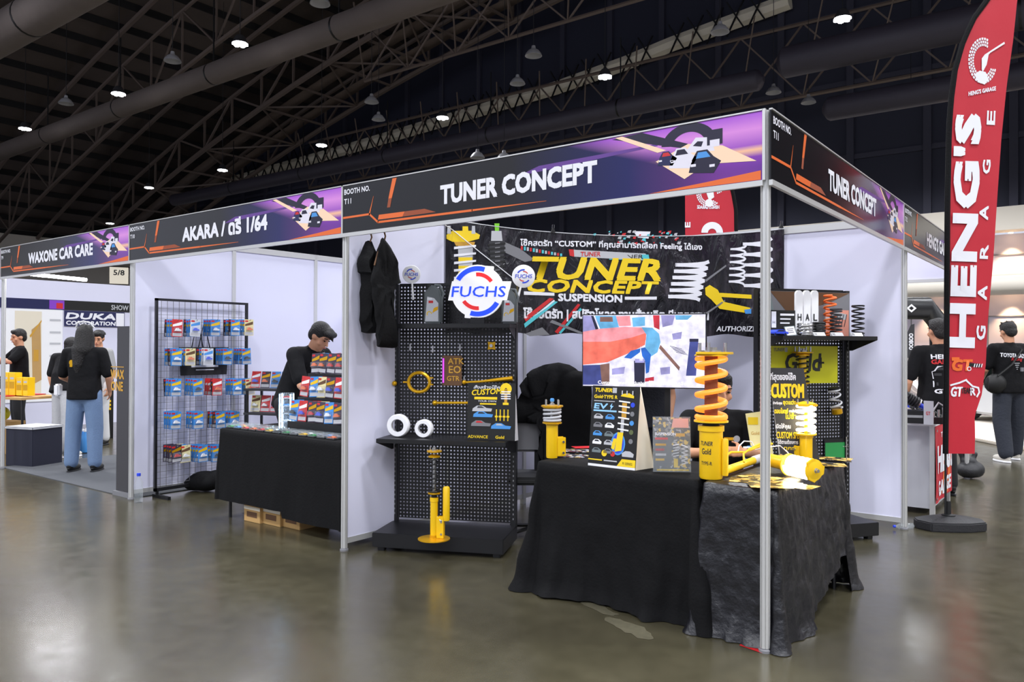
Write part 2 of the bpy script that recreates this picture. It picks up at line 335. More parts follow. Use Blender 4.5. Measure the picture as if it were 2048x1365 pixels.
# pale clerestory strip high on the end wall
b = MB('cream')
ps = [onY(px, py, YE-.35) for px, py in ((455, 365), (700, 297), (905, 237), (1110, 177), (1250, 127), (1345, 88), (1580, 2))]
b.tube(ps, .42, 8); struct(b.build('trim_4'), 'pale strip following the roofline of the end wall')
b = MB('black_metal')
for i in range(6):
    for j in range(int((ps[i+1]-ps[i]).length/1.1)):
        q = ps[i].lerp(ps[i+1], j*1.1/(ps[i+1]-ps[i]).length); b.tube([q+V((0, -.5, -.9)), q+V((.9, -.5, .8))], .05, 4); b.tube([q+V((.9, -.5, -.6)), q+V((0, -.5, .9))], .05, 4)
struct(b.build('trim_5'), 'black lattice along the pale strip')
# arched trusses
def zc(x): return 25-.0028*x*x
def arch_truss(name, ys, dz, label, r=.11):
    b = MB('truss'); xs = [XW+3+i*3.4 for i in range(31)]
    for y in ys:
        b.tube([(x, y, zc(x)) for x in xs], r, 6); b.tube([(x, y, zc(x)-dz) for x in xs], r*1.25, 6)
        for i, x in enumerate(xs):
            b.tube([(x, y, zc(x)), (x, y, zc(x)-dz)], r*.6, 4)
            if i < 30:
                a, c = (0, dz) if i % 2 else (dz, 0); b.tube([(x, y, zc(x)-a), (xs[i+1], y, zc(xs[i+1])-c)], r*.6, 4)
    if len(ys) == 2:
        for i, x in enumerate(xs):
            b.tube([(x, ys[0], zc(x)-dz), (x, ys[1], zc(x)-dz)], r*.6, 4)
            if i < 30: b.tube([(x, ys[i % 2], zc(x)-dz), (xs[i+1], ys[1-i % 2], zc(xs[i+1])-dz)], r*.5, 4)
        b.use('purlin')
    return tag(b.build(name), label, 'roof truss', 'steel roof trusses')
arch_truss('roof_truss', (27.8, 33.2), 2.2, 'curved double steel truss nearest the end wall, sweeping up across the left of the roof', .15)
arch_truss('roof_truss', (20.2,), 3.4, 'second curved steel truss under the dark roof')
b = MB('truss')
for dy in (1.2, 3.4):
    b.grid(24, 1, lambda u, v: (-68+u*44, 27.8+dy+v*.9, zc(-68+u*44)-2.0))
struct(b.build('trim_6', solid=.05, smooth=3), 'long narrow sheets laid inside the double truss')
def lattice(x0, x1, y, z0, z1, step, label):
    b = MB('truss'); x = x0; b.tube([(x0, y, z0), (x1, y, z0)], .09, 5); b.tube([(x0, y, z1), (x1, y, z1)], .09, 5)
    while x < x1:
        b.tube([(x, y, z0), (x+step, y, z1)], .05, 4); b.tube([(x+step, y, z0), (x, y, z1)], .05, 4); b.tube([(x, y, z0), (x+step/2, y-2.2, z1)], .04, 4); x += step
    return tag(b.build('lattice_girder'), label, 'girder', 'lattice girders')
lattice(-46, 8, 33.5, 13.2, 16.6, 3.0, 'black lattice girder in front of the dark end wall')
lattice(-30, 20, 24.5, 15.5, 18.5, 3.2, 'black lattice girder hanging over the middle of the hall')
# fabric ducts
def duct(pts, r, label, m='duct'):
    b = MB(m); e0 = V(pts[0]); e1 = V(pts[-1]); ux = (e1-e0).normalized(); b.tube([e0-ux*.25, e0-ux*.1, e0]+[V(p) for p in pts[1:-1]]+[e1, e1+ux*.1, e1+ux*.25], [r*.3, r*.85]+[r]*len(pts)+[r*.85, r*.3], 20); d = (V(pts[1])-V(pts[0])).normalized(); L = (V(pts[-1])-V(pts[0])).length; k = 7.0
    b.use('black_metal')
    while k < L: q = V(pts[0])+d*k; b.tube([q-d*.04, q+d*.04], r*1.015, 20); b.tube([q, q+V((0, 0, 3))], .03, 4); k += 7.0
    return tag(b.build('air_duct'), label, 'duct', 'fabric air ducts')
duct([(-70, 4.9, 10.0), (-12, 4.9, 10.0)], .5, 'fabric air duct cut off by the upper left corner')
duct([(-60, 12.6, 11.5), (-34, 12.6, 11.5), (-33.5, 12.6, 11.5), (8, 12.6, 11.5)], .40, 'long fabric air duct sweeping across the upper left below the lamps')
duct([(-50, 25.2, 11.5), (-9.16, 25.2, 11.5)], .40, 'fabric air duct running behind the lettered fascia boards, ending above the corner', 'duct_dark')
duct([(-7.75, 24.0, 11.5), (24, 24.0, 11.5)], .54, 'fabric air duct at the upper right, behind the feather flag', 'duct_dark')
duct([(-6.6, 25.4, 10.0), (24, 25.4, 10.0)], .42, 'shorter fabric air duct below the upper right one', 'duct_dark')
# lamps
def mk_lamp():
    t = thing('high_bay_lamp', '', 'lamp', None, 'lit high bay lamps')
    MB('black_metal').tube([(0, 0, .25), (0, 0, 9)], .012, 5).build('cable', t)
    MB('dark_grey').lathe([(.12, .25), (.16, .2), (.22, .06), (.25, 0)], 16).build('housing', t)
    b = MB('lamp_glow')
    for k in range(7): a = k*pi/3; c = (0, 0) if k == 6 else (.15*cos(a), .15*sin(a)); b.lathe([(.075, -.04), (.075, 0)], 10, (c[0]*1.15, c[1]*1.15, -.01))
    b.build('lens', t); return t
proto = None
LL = [((480, 87), 10.8, 'lit lamp over the long duct, nearest of the left row'), ((237, 187), 10.8, 'lit lamp above the left sweep of the long duct'), ((50, 257), 10.8, 'lit lamp at the far left edge'),
      ((1210, 153), 20.2, 'lit lamp over the end of the middle duct'), ((885, 235), 20.2, 'lit lamp above the long fascia title, over the middle duct'), ((643, 290), 20.2, 'lit lamp above the join of the first two fascia boards'),
      ((445, 340), 20.2, 'lit lamp above the toy-car booth fascia'), ((298, 375), 20.2, 'lit lamp up and left of the toy-car booth fascia'), ((220, 447), 25.7, 'small lit lamp just over the far left fascia'), ((1685, 37), 20.2, 'lit lamp at the top right above the duct'), ((1822, 196), 29.5, 'lit lamp left of the feather flag, below the top right lamp')]
for (px, py), y, lab in LL:
    p = onY(px, py, y) if px != 220 else at(px, py, 52)
    if proto is None: proto = mk_lamp(); o = proto; o.matrix_world = Matrix.Translation(p)
    else: o = copy_tree(proto, Matrix.Translation(p))
    o['label'] = lab
    if px == 220: o.scale = (1, 1, .55)
def mk_dome():
    t = thing('pendant_lamp', '', 'lamp', None, 'unlit dome pendant lamps')
    MB('black_metal').tube([(0, 0, .3), (0, 0, 8)], .012, 5).build('cable', t)
    MB('lens_grey').lathe([(.06, .34), (.08, .24), (.18, .18), (.27, .06), (.29, 0), (.27, 0), (.16, .15), (.04, .2)], 20).build('dome_shade', t)
    return t
proto = None
DD = [((345, 123), 'dome above the long duct, left of the brightest lamp'), ((640, 8), 'dome at the top edge over the duct'), ((132, 208), 'dome left of the second lit lamp'), ((1035, 168), 'dome hanging in the dark between two lit lamps'), ((757, 240), 'dome left of the lamp over the long fascia title'),
      ((1440, 65), 'dome high in the middle right of the roof'), ((1617, 206), 'dome below the end of the upper right duct'), ((1547, 186), 'small dome just above the booth corner'), ((743, 205), 'small dome above the pair over the middle duct'), ((955, 316), 'tiny dome above the letter C of the title'), ((1008, 318), 'tiny dome right of its twin above the title'), ((1067, 112), 'dome seen edge-on under the dark roof')]
for (px, py), lab in DD:
    p = CP + ray(px, py)*((11.2-CP.z)/ray(px, py).z) if py < 260 else at(px, py, 31)
    if proto is None: proto = mk_dome(); o = proto; o.matrix_world = Matrix.Translation(p)
    else: o = copy_tree(proto, Matrix.Translation(p))
    o['label'] = 'unlit ' + lab
# ================================================================== BOOTH SHELLS
ZB, ZT, YD = 2.235, 2.575, 3.19
def profile_post(name, x, y, z1, label, group='aluminium booth posts'):
    b = MB('aluminium'); n = 8; pts = []
    for k in range(8):     # octagonal shell-scheme post with slots
        a = k*pi/4+pi/8
        for da, r in ((-.26, .0235), (-.1, .0235), (-.1, .018), (.1, .018), (.1, .0235), (.26, .0235)): pts.append((x+r*cos(a+da), y+r*sin(a+da)))
    m = len(pts); b.add([(p[0], p[1], .02) for p in pts]+[(p[0], p[1], z1) for p in pts], [tuple(range(m-1, -1, -1)), tuple(range(m, 2*m))]+[(i, (i+1) % m, (i+1) % m+m, i+m) for i in range(m)])
    b.use('grey').lathe([(.03, 0), (.03, .012), (.018, .02)], 16, (x, y, 0))
    return tag(b.build(name), label, 'post', group)
profile_post('booth_post', 0, 0, ZT, 'bare aluminium post at the booth corner, in front of the black tablecloth')
profile_post('booth_post', -3, 0, ZT, 'aluminium post between the toy-car booth and the coilover booth')
profile_post('booth_post', -6, 0, ZT, 'aluminium post at the left end of the toy-car booth')
profile_post('booth_post', -9, 0, ZT, 'aluminium post at the far left edge')
profile_post('booth_post', 0, YD, ZT, 'aluminium post left of the feather flag')
def wall_run(name, p0, p1, n, lab=None):
    """partition of n infill panels between posts, with rails"""
    p0 = V(p0); p1 = V(p1); L = (p1-p0).length; rz = math.atan2(p1.y-p0.y, p1.x-p0.x); fr = Fr((p0.x, p0.y, 0), rz)
    b = MB('white_panel'); b.box(.02, -.008, .09, L-.02, .008, 2.44)
    b.use('aluminium'); b.box(.02, -.014, .05, L-.02, .014, .09); b.box(.02, -.02, 2.44, L-.02, .02, 2.50)
    for k in range(1, n+(1 if lab is None else 0)):
        if k < n: b.box(L*k/n-.02, -.02, 0, L*k/n+.02, .02, 2.5)
    return struct(place(b.build(name), fr))
wall_run('wall_partition', (-3, 0), (-3, YD), 3); wall_run('wall_toy_booth', (-6, 0), (-6, YD), 3)
wall_run('wall_booth_back', (-3, YD), (0, YD), 1, 'x'); wall_run('wall_toy_back', (-6, YD), (-3, YD), 3)
b = MB('white_panel').box(-5, 6.27, 2.235, .03, 6.285, 2.56); b.use('aluminium').box(-5, 6.26, 2.20, .03, 6.295, 2.237); struct(b.build('trim_8'), 'back of a fascia board across the neighbouring booth')
profile_post('booth_post', 0.05, 6.3, ZT, 'aluminium post behind the white counter, next to the black bag')
pal('fascia_orange', 226, 106, 44, .35); pal('fascia_glow', 250, 214, 180, .3); pal('art_dark', 30, 26, 50, .3); pal('art_white', 226, 222, 232, .3); pal('art_navy', 30, 34, 78, .3); pal('art_purple', 98, 60, 140, .3)
def fascia(label, title, tx, tw, booth, loc, rz, th=.112, tz=.114, art=True):
    fr = Fr(loc, rz); t = thing('fascia_board', label, 'sign', fr, 'printed fascia boards')
    b = MB('fascia_art'); b.box(.0, -.004, .006, 2.998, .004, .335)
    k = MB('aluminium'); k.box(0, -.012, -.022, 3, .006, .004); k.build('rail', t); k = MB('aluminium'); k.box(0, -.01, .336, 3, .006, .343); k.build('rail', t)
    k = MB('aluminium'); k.box(2.998, -.01, .004, 3.012, .006, .343); k.build('end_trim', t)
    b.use('print_white'); Y = -.0065
    title and b.text(title, tx, tz, th, tw, Y, .055); b.text('BOOTH NO.', .026, .275, .036, .26, Y, .03); b.text(booth, .026, .208, .036, None, Y, .03)
    b.use('fascia_orange'); Y = -.0055
    b.line([(.006, .113), (.283, .114)], .014, Y); b.line([(.283, .114), (.368, .051), (1.2, .046)], .014, Y); b.line([(1.2, .046), (1.75, .043)], .012, Y, .002)
    b.line([(.283, .114), (.322, .23)], .012, Y, .002); b.poly([(.468, .2), (.50, .2), (.545, .33), (.505, .33)], Y); b.poly([(.367, .068), (.60, .066), (.62, .098), (.377, .1)], Y)
    b.poly([(2.40, .008), (2.99, .008), (2.99, .052), (2.72, .03)], Y)
    b.use('orange_dim'); b.poly([(.60, .066), (.90, .066), (.80, .097), (.62, .098)], Y); b.poly([(.455, .14), (.485, .14), (.50, .2), (.468, .2)], Y)
    b.use('art_purple'); Y = -.0045
    b.poly([(1.55, .21), (2.45, .25), (2.45, .262), (1.7, .25)], Y)
    b.use('art_dark'); b.poly([(2.18, .325), (2.36, .333), (2.62, .235), (2.62, .21)], Y-.0003); b.ring(2.62, .225, .07, .115, 10, 172, Y-.0006, 18, 1.3)
    b.use('fascia_glow'); b.poly([(2.44, .17), (2.62, .235), (2.8, .2), (2.97, .10), (2.72, .12), (2.6, .06)], Y-.0009); b.poly([(2.2, .33), (2.24, .333), (2.5, .22), (2.45, .215)], Y-.0008)
    # three small race cars in the artwork, seen from the front quarter
    for cx, cz, s, c1, c2 in ((2.50, .165, .7, 'art_navy', 'red'), (2.585, .15, 1.0, 'art_white', 'art_dark'), (2.70, .115, 1.1, 'art_dark', 'sky')):
        b.use(c1); b.poly([(cx-.07*s, cz-.025*s), (cx+.05*s, cz-.04*s), (cx+.085*s, cz+.01*s), (cx+.05*s, cz+.035*s), (cx+.02*s, cz+.07*s), (cx-.03*s, cz+.07*s), (cx-.055*s, cz+.03*s)], Y-.0012-cz*0)
        b.use(c2); b.poly([(cx-.035*s, cz+.035*s), (cx+.035*s, cz+.035*s), (cx+.015*s, cz+.062*s), (cx-.025*s, cz+.062*s)], Y-.0015)
        b.use('art_white'); b.rect(cx-.06*s, cz, cx-.035*s, cz+.012*s, Y-.0016); b.rect(cx+.03*s, cz-.012*s, cx+.055*s, cz, Y-.0016)
    b.use('art_white'); b.poly([(2.60, .19), (2.66, .26), (2.74, .25), (2.76, .18)], Y-.001); b.use('art_dark'); b.poly([(2.645, .22), (2.67, .24), (2.70, .235), (2.69, .21)], Y-.0013); b.rect(2.72, .21, 2.80, .285, Y-.0011); b.use('art_white'); b.rect(2.735, .2, 2.785, .235, Y-.0014)
    b.build('panel', t); return t
fascia('long fascia board nearest the corner, big white two-word title facing the aisle', 'TUNER CONCEPT', .943, 1.14, 'T11', (-3, -.032, ZB), 0)
fascia('fascia board over the toy-car booth, title with a slash, Thai letters and 1/64', 'AKARA / ดรี 1/64', .93, 1.20, 'T10', (-6, -.032, ZB), 0)
fascia('fascia board over the left booth, its title ending in CAR CARE', 'WAXONE CAR CARE', .78, 1.5, 'T9', (-9, -.032, ZB), 0)
fascia('fascia board cut off by the left edge of the photo', None, .9, 1.1, 'T8', (-12, -.032, ZB), 0)
fascia('fascia board on the short right-hand side of the corner booth', 'TUNER CONCEPT', .95, 1.14, 'T11', (.032, -.03, ZB), pi/2)
fascia("side fascia board furthest right, running behind the feather flag", "HENG'S GARAGE", .95, 1.3, 'T12', (.032, 3.0, ZB), pi/2)
# red tape at the corner post
b = MB('red'); fl = [G(1478, 1292), G(1490, 1286), G(1530, 1300), G(1524, 1308)]; b.add([(p.x, p.y, .002) for p in fl], [(0, 1, 2, 3)]); tag(b.build('floor_tape'), 'short red tape on the floor at the corner post', 'tape')
# white stain on the floor
pal('floor_scuff', 92, 88, 72, .25, var=.25, vscale=30); b = MB('floor_scuff')
random.seed(2)
for cx_, cy_, rx_, ry_, k_ in ((1200, 1218, 34, 11, 16), (1262, 1258, 42, 15, 22), (1228, 1246, 22, 8, 14)):
    pts = [(cx_+rx_*(.75+.45*random.random())*cos(2*pi*i/k_)+(ry_*.5*sin(2*pi*i/k_)), cy_+ry_*(.75+.45*random.random())*sin(2*pi*i/k_)+rx_*.35*cos(2*pi*i/k_)) for i in range(k_)]
    b.add([tuple(G(*p)+V((0, 0, .0012+cx_*1e-7))) for p in pts], [tuple(range(len(pts)))])
struct(b.build('trim_7'), 'pale worn patch on the concrete in front of the black cloth')
# ================================================================== CORNER BOOTH: shelving
def pegboard(w, h, pitch, r, m='black_metal', y=0, x0=0, z0=0):
    b = MB(m); nx = max(1, round(w/pitch)); nz = max(1, round(h/pitch)); px = w/nx; pz = h/nz
    for i in range(nx):
        for j in range(nz):
            cx = x0+(i+.5)*px; cz = z0+(j+.5)*pz; A = px/2; B = pz/2
            o = [(cx-A, y, cz-B), (cx, y, cz-B), (cx+A, y, cz-B), (cx+A, y, cz), (cx+A, y, cz+B), (cx, y, cz+B), (cx-A, y, cz+B), (cx-A, y, cz)]
            n = [(cx+r*cos(R_(225+45*k)), y, cz+r*sin(R_(225+45*k))) for k in range(8)]
            b.add(o+n, [(k, (k+1) % 8, 8+(k+1) % 8, 8+k) for k in range(8)])
    return b
def gondola(fr, label, w, d, h, shelves, base_h=.13, pitch=.0265, r=.0062):
    t = thing('pegboard_shelving', label, 'shelving', fr, 'black pegboard display units')
    for x in (0, w-.035):
        b = MB('black_metal'); b.box(x, d-.06, base_h, x+.035, d, h)
        b.use('grey'); k = base_h+.05
        while k < h-.04: b.rect(x+.013, k, x+.021, k+.014, d-.0605); k += .035
        b.build('upright', t)
    b = pegboard(w-.08, h-base_h-.03, pitch, r, 'black_metal', d-.03, .04, base_h+.02); b.build('pegboard_panel', t)
    b = MB('black_metal').box(.04, d-.035, h-.012, w-.04, d-.02, h+.006); b.build('top_rail', t)
    b = MB('black_metal').box(0, 0, .03, w, d, base_h); b.box(.03, .03, 0, .08, .08, .03); b.box(w-.08, .03, 0, w-.03, .08, .03); b.box(.03, d-.1, 0, .08, d-.05, .03); b.box(w-.08, d-.1, 0, w-.03, d-.05, .03); b.build('base', t, bevel=.004)
    for z, sd in shelves:
        s = MB('black_metal'); s.box(-.0, d-.065-sd, z-.03, w, d-.065, z); o = s.build('shelf', t, bevel=.002)
        for x in (.005, w-.009): MB('black_metal').add([(x+a, y, k) for a in (0, .004) for y, k in ((d-.065-sd, z-.03), (d-.065, z-.03), (d-.065, z-.11), (d-.10, z-.11))], [(0, 1, 2, 3), (7, 6, 5, 4), (0, 4, 5, 1), (1, 5, 6, 2), (2, 6, 7, 3), (3, 7, 4, 0)]).build('bracket', o)
    return t
gl = Fr((-2.835, .11, 0), .4346)
gondola(gl, 'black pegboard shelving with the round oil-brand signs on its top shelf, by the hanging T-shirts', .95, .46, 1.915, ((1.61, .22), (.785, .33)))
gr = Fr((-.86+.36*.80, 2.24-.588*.38, 0), .9425)
GRZ = 1.535
gondola(gr, 'black pegboard shelving at the right, holding coil springs and the yellow poster', .84, .38, 1.9, ((GRZ, .30),))
# ---- coilover builder ------------------------------------------------
def coilover(label, M, H, rb=.03, zb=.42, rs=.05, wire=.008, turns=5, s0=.45, s1=.92, plate=.06, mb='yellow', ms='silver', mp='gold', studs=3, rod=.011, bracket=True, body_low=0, group='coilover shock absorbers', plate_shape='round', ears=True, mr='silver', led=None):
    t = thing('coilover', label, 'coilover', None, group); t.matrix_world = M
    b = MB(mb); z0 = body_low
    b.lathe([(rb*.93, z0), (rb, z0+.01), (rb, zb*H-.03), (rb*1.12, zb*H-.028), (rb*1.12, zb*H), (rb*.8, zb*H)], 24)
    b.build('body_tube', t)
    if bracket:
        k = MB(mb); hh = min(.16, zb*H*.55)
        for s in (-1, 1): k.box(rb*.7, s*rb*.62-.004, .01, rb+.045, s*rb*.62+.004, hh)
        k.box(rb*.7, -rb*.62, hh-.02, rb*1.25, rb*.62, hh); k.build('knuckle_bracket', t, bevel=.003)
        for z in (hh*.25, hh*.78): MB('silver').cyl((rb+.028, -rb*.9, z), (rb+.028, rb*.9, z), .008, 6).build('bolt', t)
    MB('black').lathe([(rb*.75, zb*H), (rb*.75, s0*H)], 20).build('threaded_sleeve', t)
    MB(mp).lathe([(rs*.7, s0*H-.016), (rs+wire*1.2, s0*H-.012), (rs+wire*1.2, s0*H-.004), (rs*.7, s0*H)], 24).build('spring_perch', t)
    MB(mr).cyl((0, 0, s0*H-.01), (0, 0, H-.01), rod, 12).build('damper_rod', t)
    sp = MB(ms).helix((0, 0, 0), rs, s0*H+wire, s1*H-wire, turns, wire, 10, 24).build('coil_spring', t)
    MB(mp).lathe([(rs*.4, s1*H), (rs+wire, s1*H+.002), (rs+wire, s1*H+.008), (rod*1.6, s1*H+.02)], 24).build('upper_perch', t)
    k = MB(mp); zt = H-.02
    if plate_shape == 'round': k.lathe([(plate*.3, zt-.006), (plate, zt-.005), (plate, zt+.004), (plate*.3, zt+.006)], 24)
    else: k.X = Matrix(((1, 0, 0, 0), (0, 0, 1, 0), (0, 1, 0, 0), (0, 0, 0, 1))); k.prism([(plate*f*cos(R_(a)), plate*f*sin(R_(a))) for a, f in ((-20, 1.1), (15, 1.15), (60, .8), (100, 1.1), (140, 1.1), (180, .8), (230, 1.05), (270, 1.1), (310, .85))], zt-.006, zt+.006); k.X = Matrix.Identity(4)
    k.build('top_mount', t, bevel=.0015)
    for i in range(studs):
        a = 2*pi*i/studs+.5; x, y = plate*.78*cos(a), plate*.78*sin(a); MB('silver').cyl((x, y, zt), (x, y, zt+plate*.55), plate*.085, 8).build('stud', t)
    MB('silver').lathe([(rod*1.5, zt), (rod*1.5, zt+.014), (rod*.9, zt+.016), (rod*.9, zt+.03)], 6).build('centre_nut', t)
    return t
T_ = Matrix.Translation
def up(p, rz=0, rx=0, ry=0): return T_(p) @ Matrix.Rotation(rz, 4, 'Z') @ Matrix.Rotation(ry, 4, 'Y') @ Matrix.Rotation(rx, 4, 'X')
p = G(868, 1079, .13)
t = coilover('yellow coilover with a slim black spring standing on the base of the pegboard shelving', up(p, .5), .62, rb=.026, zb=.46, rs=.038, wire=.0045, turns=8, s0=.52, s1=.90, plate=.052, ms='black_metal')
MB('gold').lathe([(.11, 0), (.11, .006), (.03, .012), (.03, .03)], 28).build('round_foot', t)
MB('yellow').lathe([(.022, 0), (.024, .01), (.024, .22), (.018, .23)], 18, (.085, 0, .13)).build('reservoir', t)
MB('silver').tube([(.02, 0, .16), (.05, -.02, .13), (.085, 0, .13)], .007, 8).build('hose', t)
# ---- things on the top shelf
ys = .20
lx, lz = gl.L(899, 640, .30); fs = Fr(gl.M @ V((lx, .20, 1.612)), .55)
t = thing('illuminated_sign', 'large round white sign with blue and red arcs, centre of the top shelf', 'sign', fs)
f = lambda px, py: fs.L(px, py, 0)
cx, cz = f(955, 583); r = (f(1003, 583)[0]-f(907, 583)[0])/2
mat('sign_white', (.9, .9, .93), .4, emit=.25, ecol=(1, 1, 1)); mat('sign_blue', s2l(30, 70, 225), .4, emit=.5, ecol=s2l(30, 70, 235)); mat('sign_red', s2l(225, 40, 45), .4, emit=.3)
b = MB('sign_white'); b.prism([(cx+r*1.1*cos(2*pi*k/40), cz+r*1.1*sin(2*pi*k/40)) for k in range(40)], 0, .035)
b.prism([f(896, 601), f(1014, 601), f(1022, 563), f(904, 563)], .0002, .0352); b.prism([f(955, 560), f(984, 560), f(987, 533), (cx, f(955, 531)[1])], .0004, .0354); b.prism([f(955, 610), f(932, 610), f(929, 636), (cx, f(955, 638)[1])], .0004, .0354); b.use('sign_blue')
b.text('FUCHS', f(903, 593)[0], f(904, 594)[1], f(904, 572)[1]-f(904, 593)[1], f(1012, 592)[0]-f(905, 592)[0], -.003, .015, .12)
b.ring(cx, cz, r*.84, r*1.04, 72, 150, -.002, 20); b.ring(cx, cz, r*.84, r*1.04, 252, 330, -.002, 20)
b.use('sign_red'); b.ring(cx, cz, r*.62, r*.78, 35, 95, -.002, 16); b.ring(cx, cz, r*.62, r*.78, 215, 275, -.002, 16)
b.build('sign_face', t, bevel=0)
MB('black_metal').box(cx-.05, .0, .0, cx+.05, .05, cz-r*1.08).build('foot', t)
def fan_sign(px, py, rr, bx, by, label, dep):
    c = at(px, py, dep); fr = Fr(c, YAW); t = thing('round_hand_sign', label, 'sign', fr, 'round white paddles')
    b = MB('white').lathe([(rr*.96, -.004), (rr, -.002), (rr, .002), (rr*.96, .004)], 36, (0, 0, 0), (0, 1, 0))
    b.use('blue').text('FUCHS', 0, -rr*.16, rr*.34, rr*1.45, -.006, .01, .1, 0, True); b.ring(0, 0, rr*.5, rr*.62, 80, 150, -.005); b.ring(0, 0, rr*.5, rr*.62, 260, 325, -.005)
    b.use('red').ring(0, 0, rr*.38, rr*.46, 35, 95, -.005); b.ring(0, 0, rr*.38, rr*.46, 215, 275, -.005); b.build('disc', t)
    e = fr.L(bx, by); d = V((e[0], 0, e[1])).normalized()
    MB('white').tube([d*rr*.97, V((e[0], 0, e[1]))], [.007, .0085], 10).build('handle', t)
fan_sign(823, 549, .068, 826, 600, 'small round white paddle at the left end of the top shelf, above the pegboard', 5.86)
fan_sign(1047, 553, .083, 1034, 603, 'small round white paddle at the right end of the top shelf, over the banner', 5.62)
def oil_can(px, py, label, rz, h=.31, w=.16):
    l = gl.L(px, py, .30); p = gl.M @ V((l[0], .29, 1.612)); t = thing('oil_canister', label, 'canister', None, 'grey oil canisters', p, rz)
    b = MB('plastic_grey'); b.X = Matrix.Identity(4)
    b.prism([(-w/2, 0), (w/2, 0), (w/2, h*.62), (w*.36, h*.82), (w*.1, h*.93), (-w*.18, h*.95), (-w*.2, h*.86), (-w/2, h*.80)], -.035, .035); b.build('bottle', t, bevel=.01)
    MB('plastic_grey').tube([(w*.46, 0, h*.58), (w*.54, 0, h*.75), (w*.36, 0, h*.93), (w*.05, 0, h*.94)], .011, 8).build('handle', t)
    MB('black').cyl((-w*.32, 0, h*.84), (-w*.32, 0, h*.97), .02, 14).build('cap', t)
    b = MB('silver'); b.poly([(-w*.42, h*.06), (w*.34, h*.06), (w*.34, h*.5), (w*.1, h*.62), (-w*.3, h*.66)], -.0365); b.use('red').rect(-w*.22, h*.5, w*.04, h*.56, -.038); b.use('gold').poly([(0, h*.26), (w*.32, h*.34), (w*.32, h*.42), (w*.08, h*.38)], -.038); b.use('yellow').ring(-w*.18, h*.24, w*.1, w*.15, 0, 220, -.038)
    b.use('print_white').rect(-w*.3, h*.58, w*.0, h*.63, -.038); b.build('label', t)
oil_can(868, 640, 'grey oil canister left of the large white sign', .50, .30, .13); oil_can(1020, 641, 'grey oil canister at the right end of the top shelf', .50, .26, .11)
# ---- goods on the pegboard
yb = .40
def pw(px, py, y=yb): l = gl.L(px, py, y); return V((l[0], y, l[1]))
def peg(name, label, cat, group=None): return thing(name, label, cat, gl, group)
t = peg('ring_clamp', 'gold ring clamp with a ball end hanging on the pegboard', 'car part'); c = pw(840, 765); rr = .072
MB('gold').tube([(c.x+rr*cos(a)*1.15, c.y-.02, c.z+rr*sin(a)) for a in [2*pi*i/28 for i in range(28)]], .013, 8, True).build('ring', t)
MB('gold').tube([c+V((-.085, -.02, 0)), c+V((-.125, -.02, 0))], .007, 8).build('stem', t); MB('gold').ell(pw(791, 767)+V((0, -.02, 0)), .019).build('ball_end', t)
MB('gold').box(c.x+.075, c.y-.03, c.z-.02, c.x+.11, c.y-.01, c.z-.01).build('prong', t); MB('gold').box(c.x+.075, c.y-.03, c.z+.03, c.x+.11, c.y-.01, c.z+.04).build('prong', t)
t = peg('suspension_arm', 'gold suspension arm with ball joint, upper of two on the pegboard', 'car part', 'gold suspension rods'); a = pw(933, 765); e = pw(1026, 757)
MB('gold').tube([a+V((0, -.02, 0)), a.lerp(e, .3)+V((0, -.02, -.004)), e+V((0, -.02, 0))], [.008, .009, .017], 10).build('arm', t); MB('gold').ell(a+V((-.012, -.02, 0)), .017).build('ball_joint', t); MB('silver').cyl(a+V((-.012, -.02, 0)), a+V((-.012, -.02, .045)), .006, 8).build('pin', t)
t = peg('tie_rod', 'straight gold tie rod below the suspension arm', 'car part', 'gold suspension rods'); a = pw(874, 806); e = pw(944, 806)
MB('gold').tube([a+V((0, -.02, 0)), e+V((0, -.02, 0))], .010, 10).build('rod', t); MB('gold').ell(a+V((-.01, -.02, 0)), .02).build('end_joint', t)
t = peg('camber_plate', 'gold star-shaped camber plate high on the pegboard', 'car part'); c = pw(985, 692)
b = MB('gold'); b.prism([(c.x+(.042 if i % 2 else .024)*cos(pi*i/4), c.z+(.042 if i % 2 else .024)*sin(pi*i/4)) for i in range(8)], c.y-.03, c.y-.018); b.build('plate', t, bevel=.002); MB('silver').cyl(c+V((0, -.045, 0)), c+V((0, -.02, 0)), .012, 12).build('bearing', t)
for (px, py), lb in (((823, 698), 'left'), ((868, 702), 'middle'), ((922, 698), 'right')):
    t = peg('drop_link', 'small silver drop link on the pegboard, %s one of three' % lb, 'car part', 'silver drop links'); c = pw(px, py-6)
    MB('black').tube([c+V((0, 0, .02)), c+V((0, -.035, .02))], .004, 6).build('hook', t); MB('silver').caps(c+V((0, -.03, .014)), c+V((0, -.03, -.03)), .0055, .009, 8).build('link', t)
t = peg('parts_pouch', 'orange printed parts leaflet with a purple light strip on the pegboard', 'leaflet'); a = pw(886, 771); e = pw(925, 712)
b = MB('brown'); b.box(a.x, a.y-.02, a.z, e.x, a.y-.012, e.z)
random.seed(3); b.use('gold_print'); w_, h_ = e.x-a.x, e.z-a.z
for s_, u_, v_, hh in (('ATK', .3, .72, .2), ('EO', .35, .42, .24), ('GTR', .25, .16, .16)): b.text(s_, a.x+u_*w_, a.z+v_*h_, hh*h_, None, a.y-.022, .02)
b.build('sheet', t); MB('led_purple').box(a.x+.004, a.y-.026, a.z+.02, a.x+.014, a.y-.02, e.z-.02).build('light_strip', t)
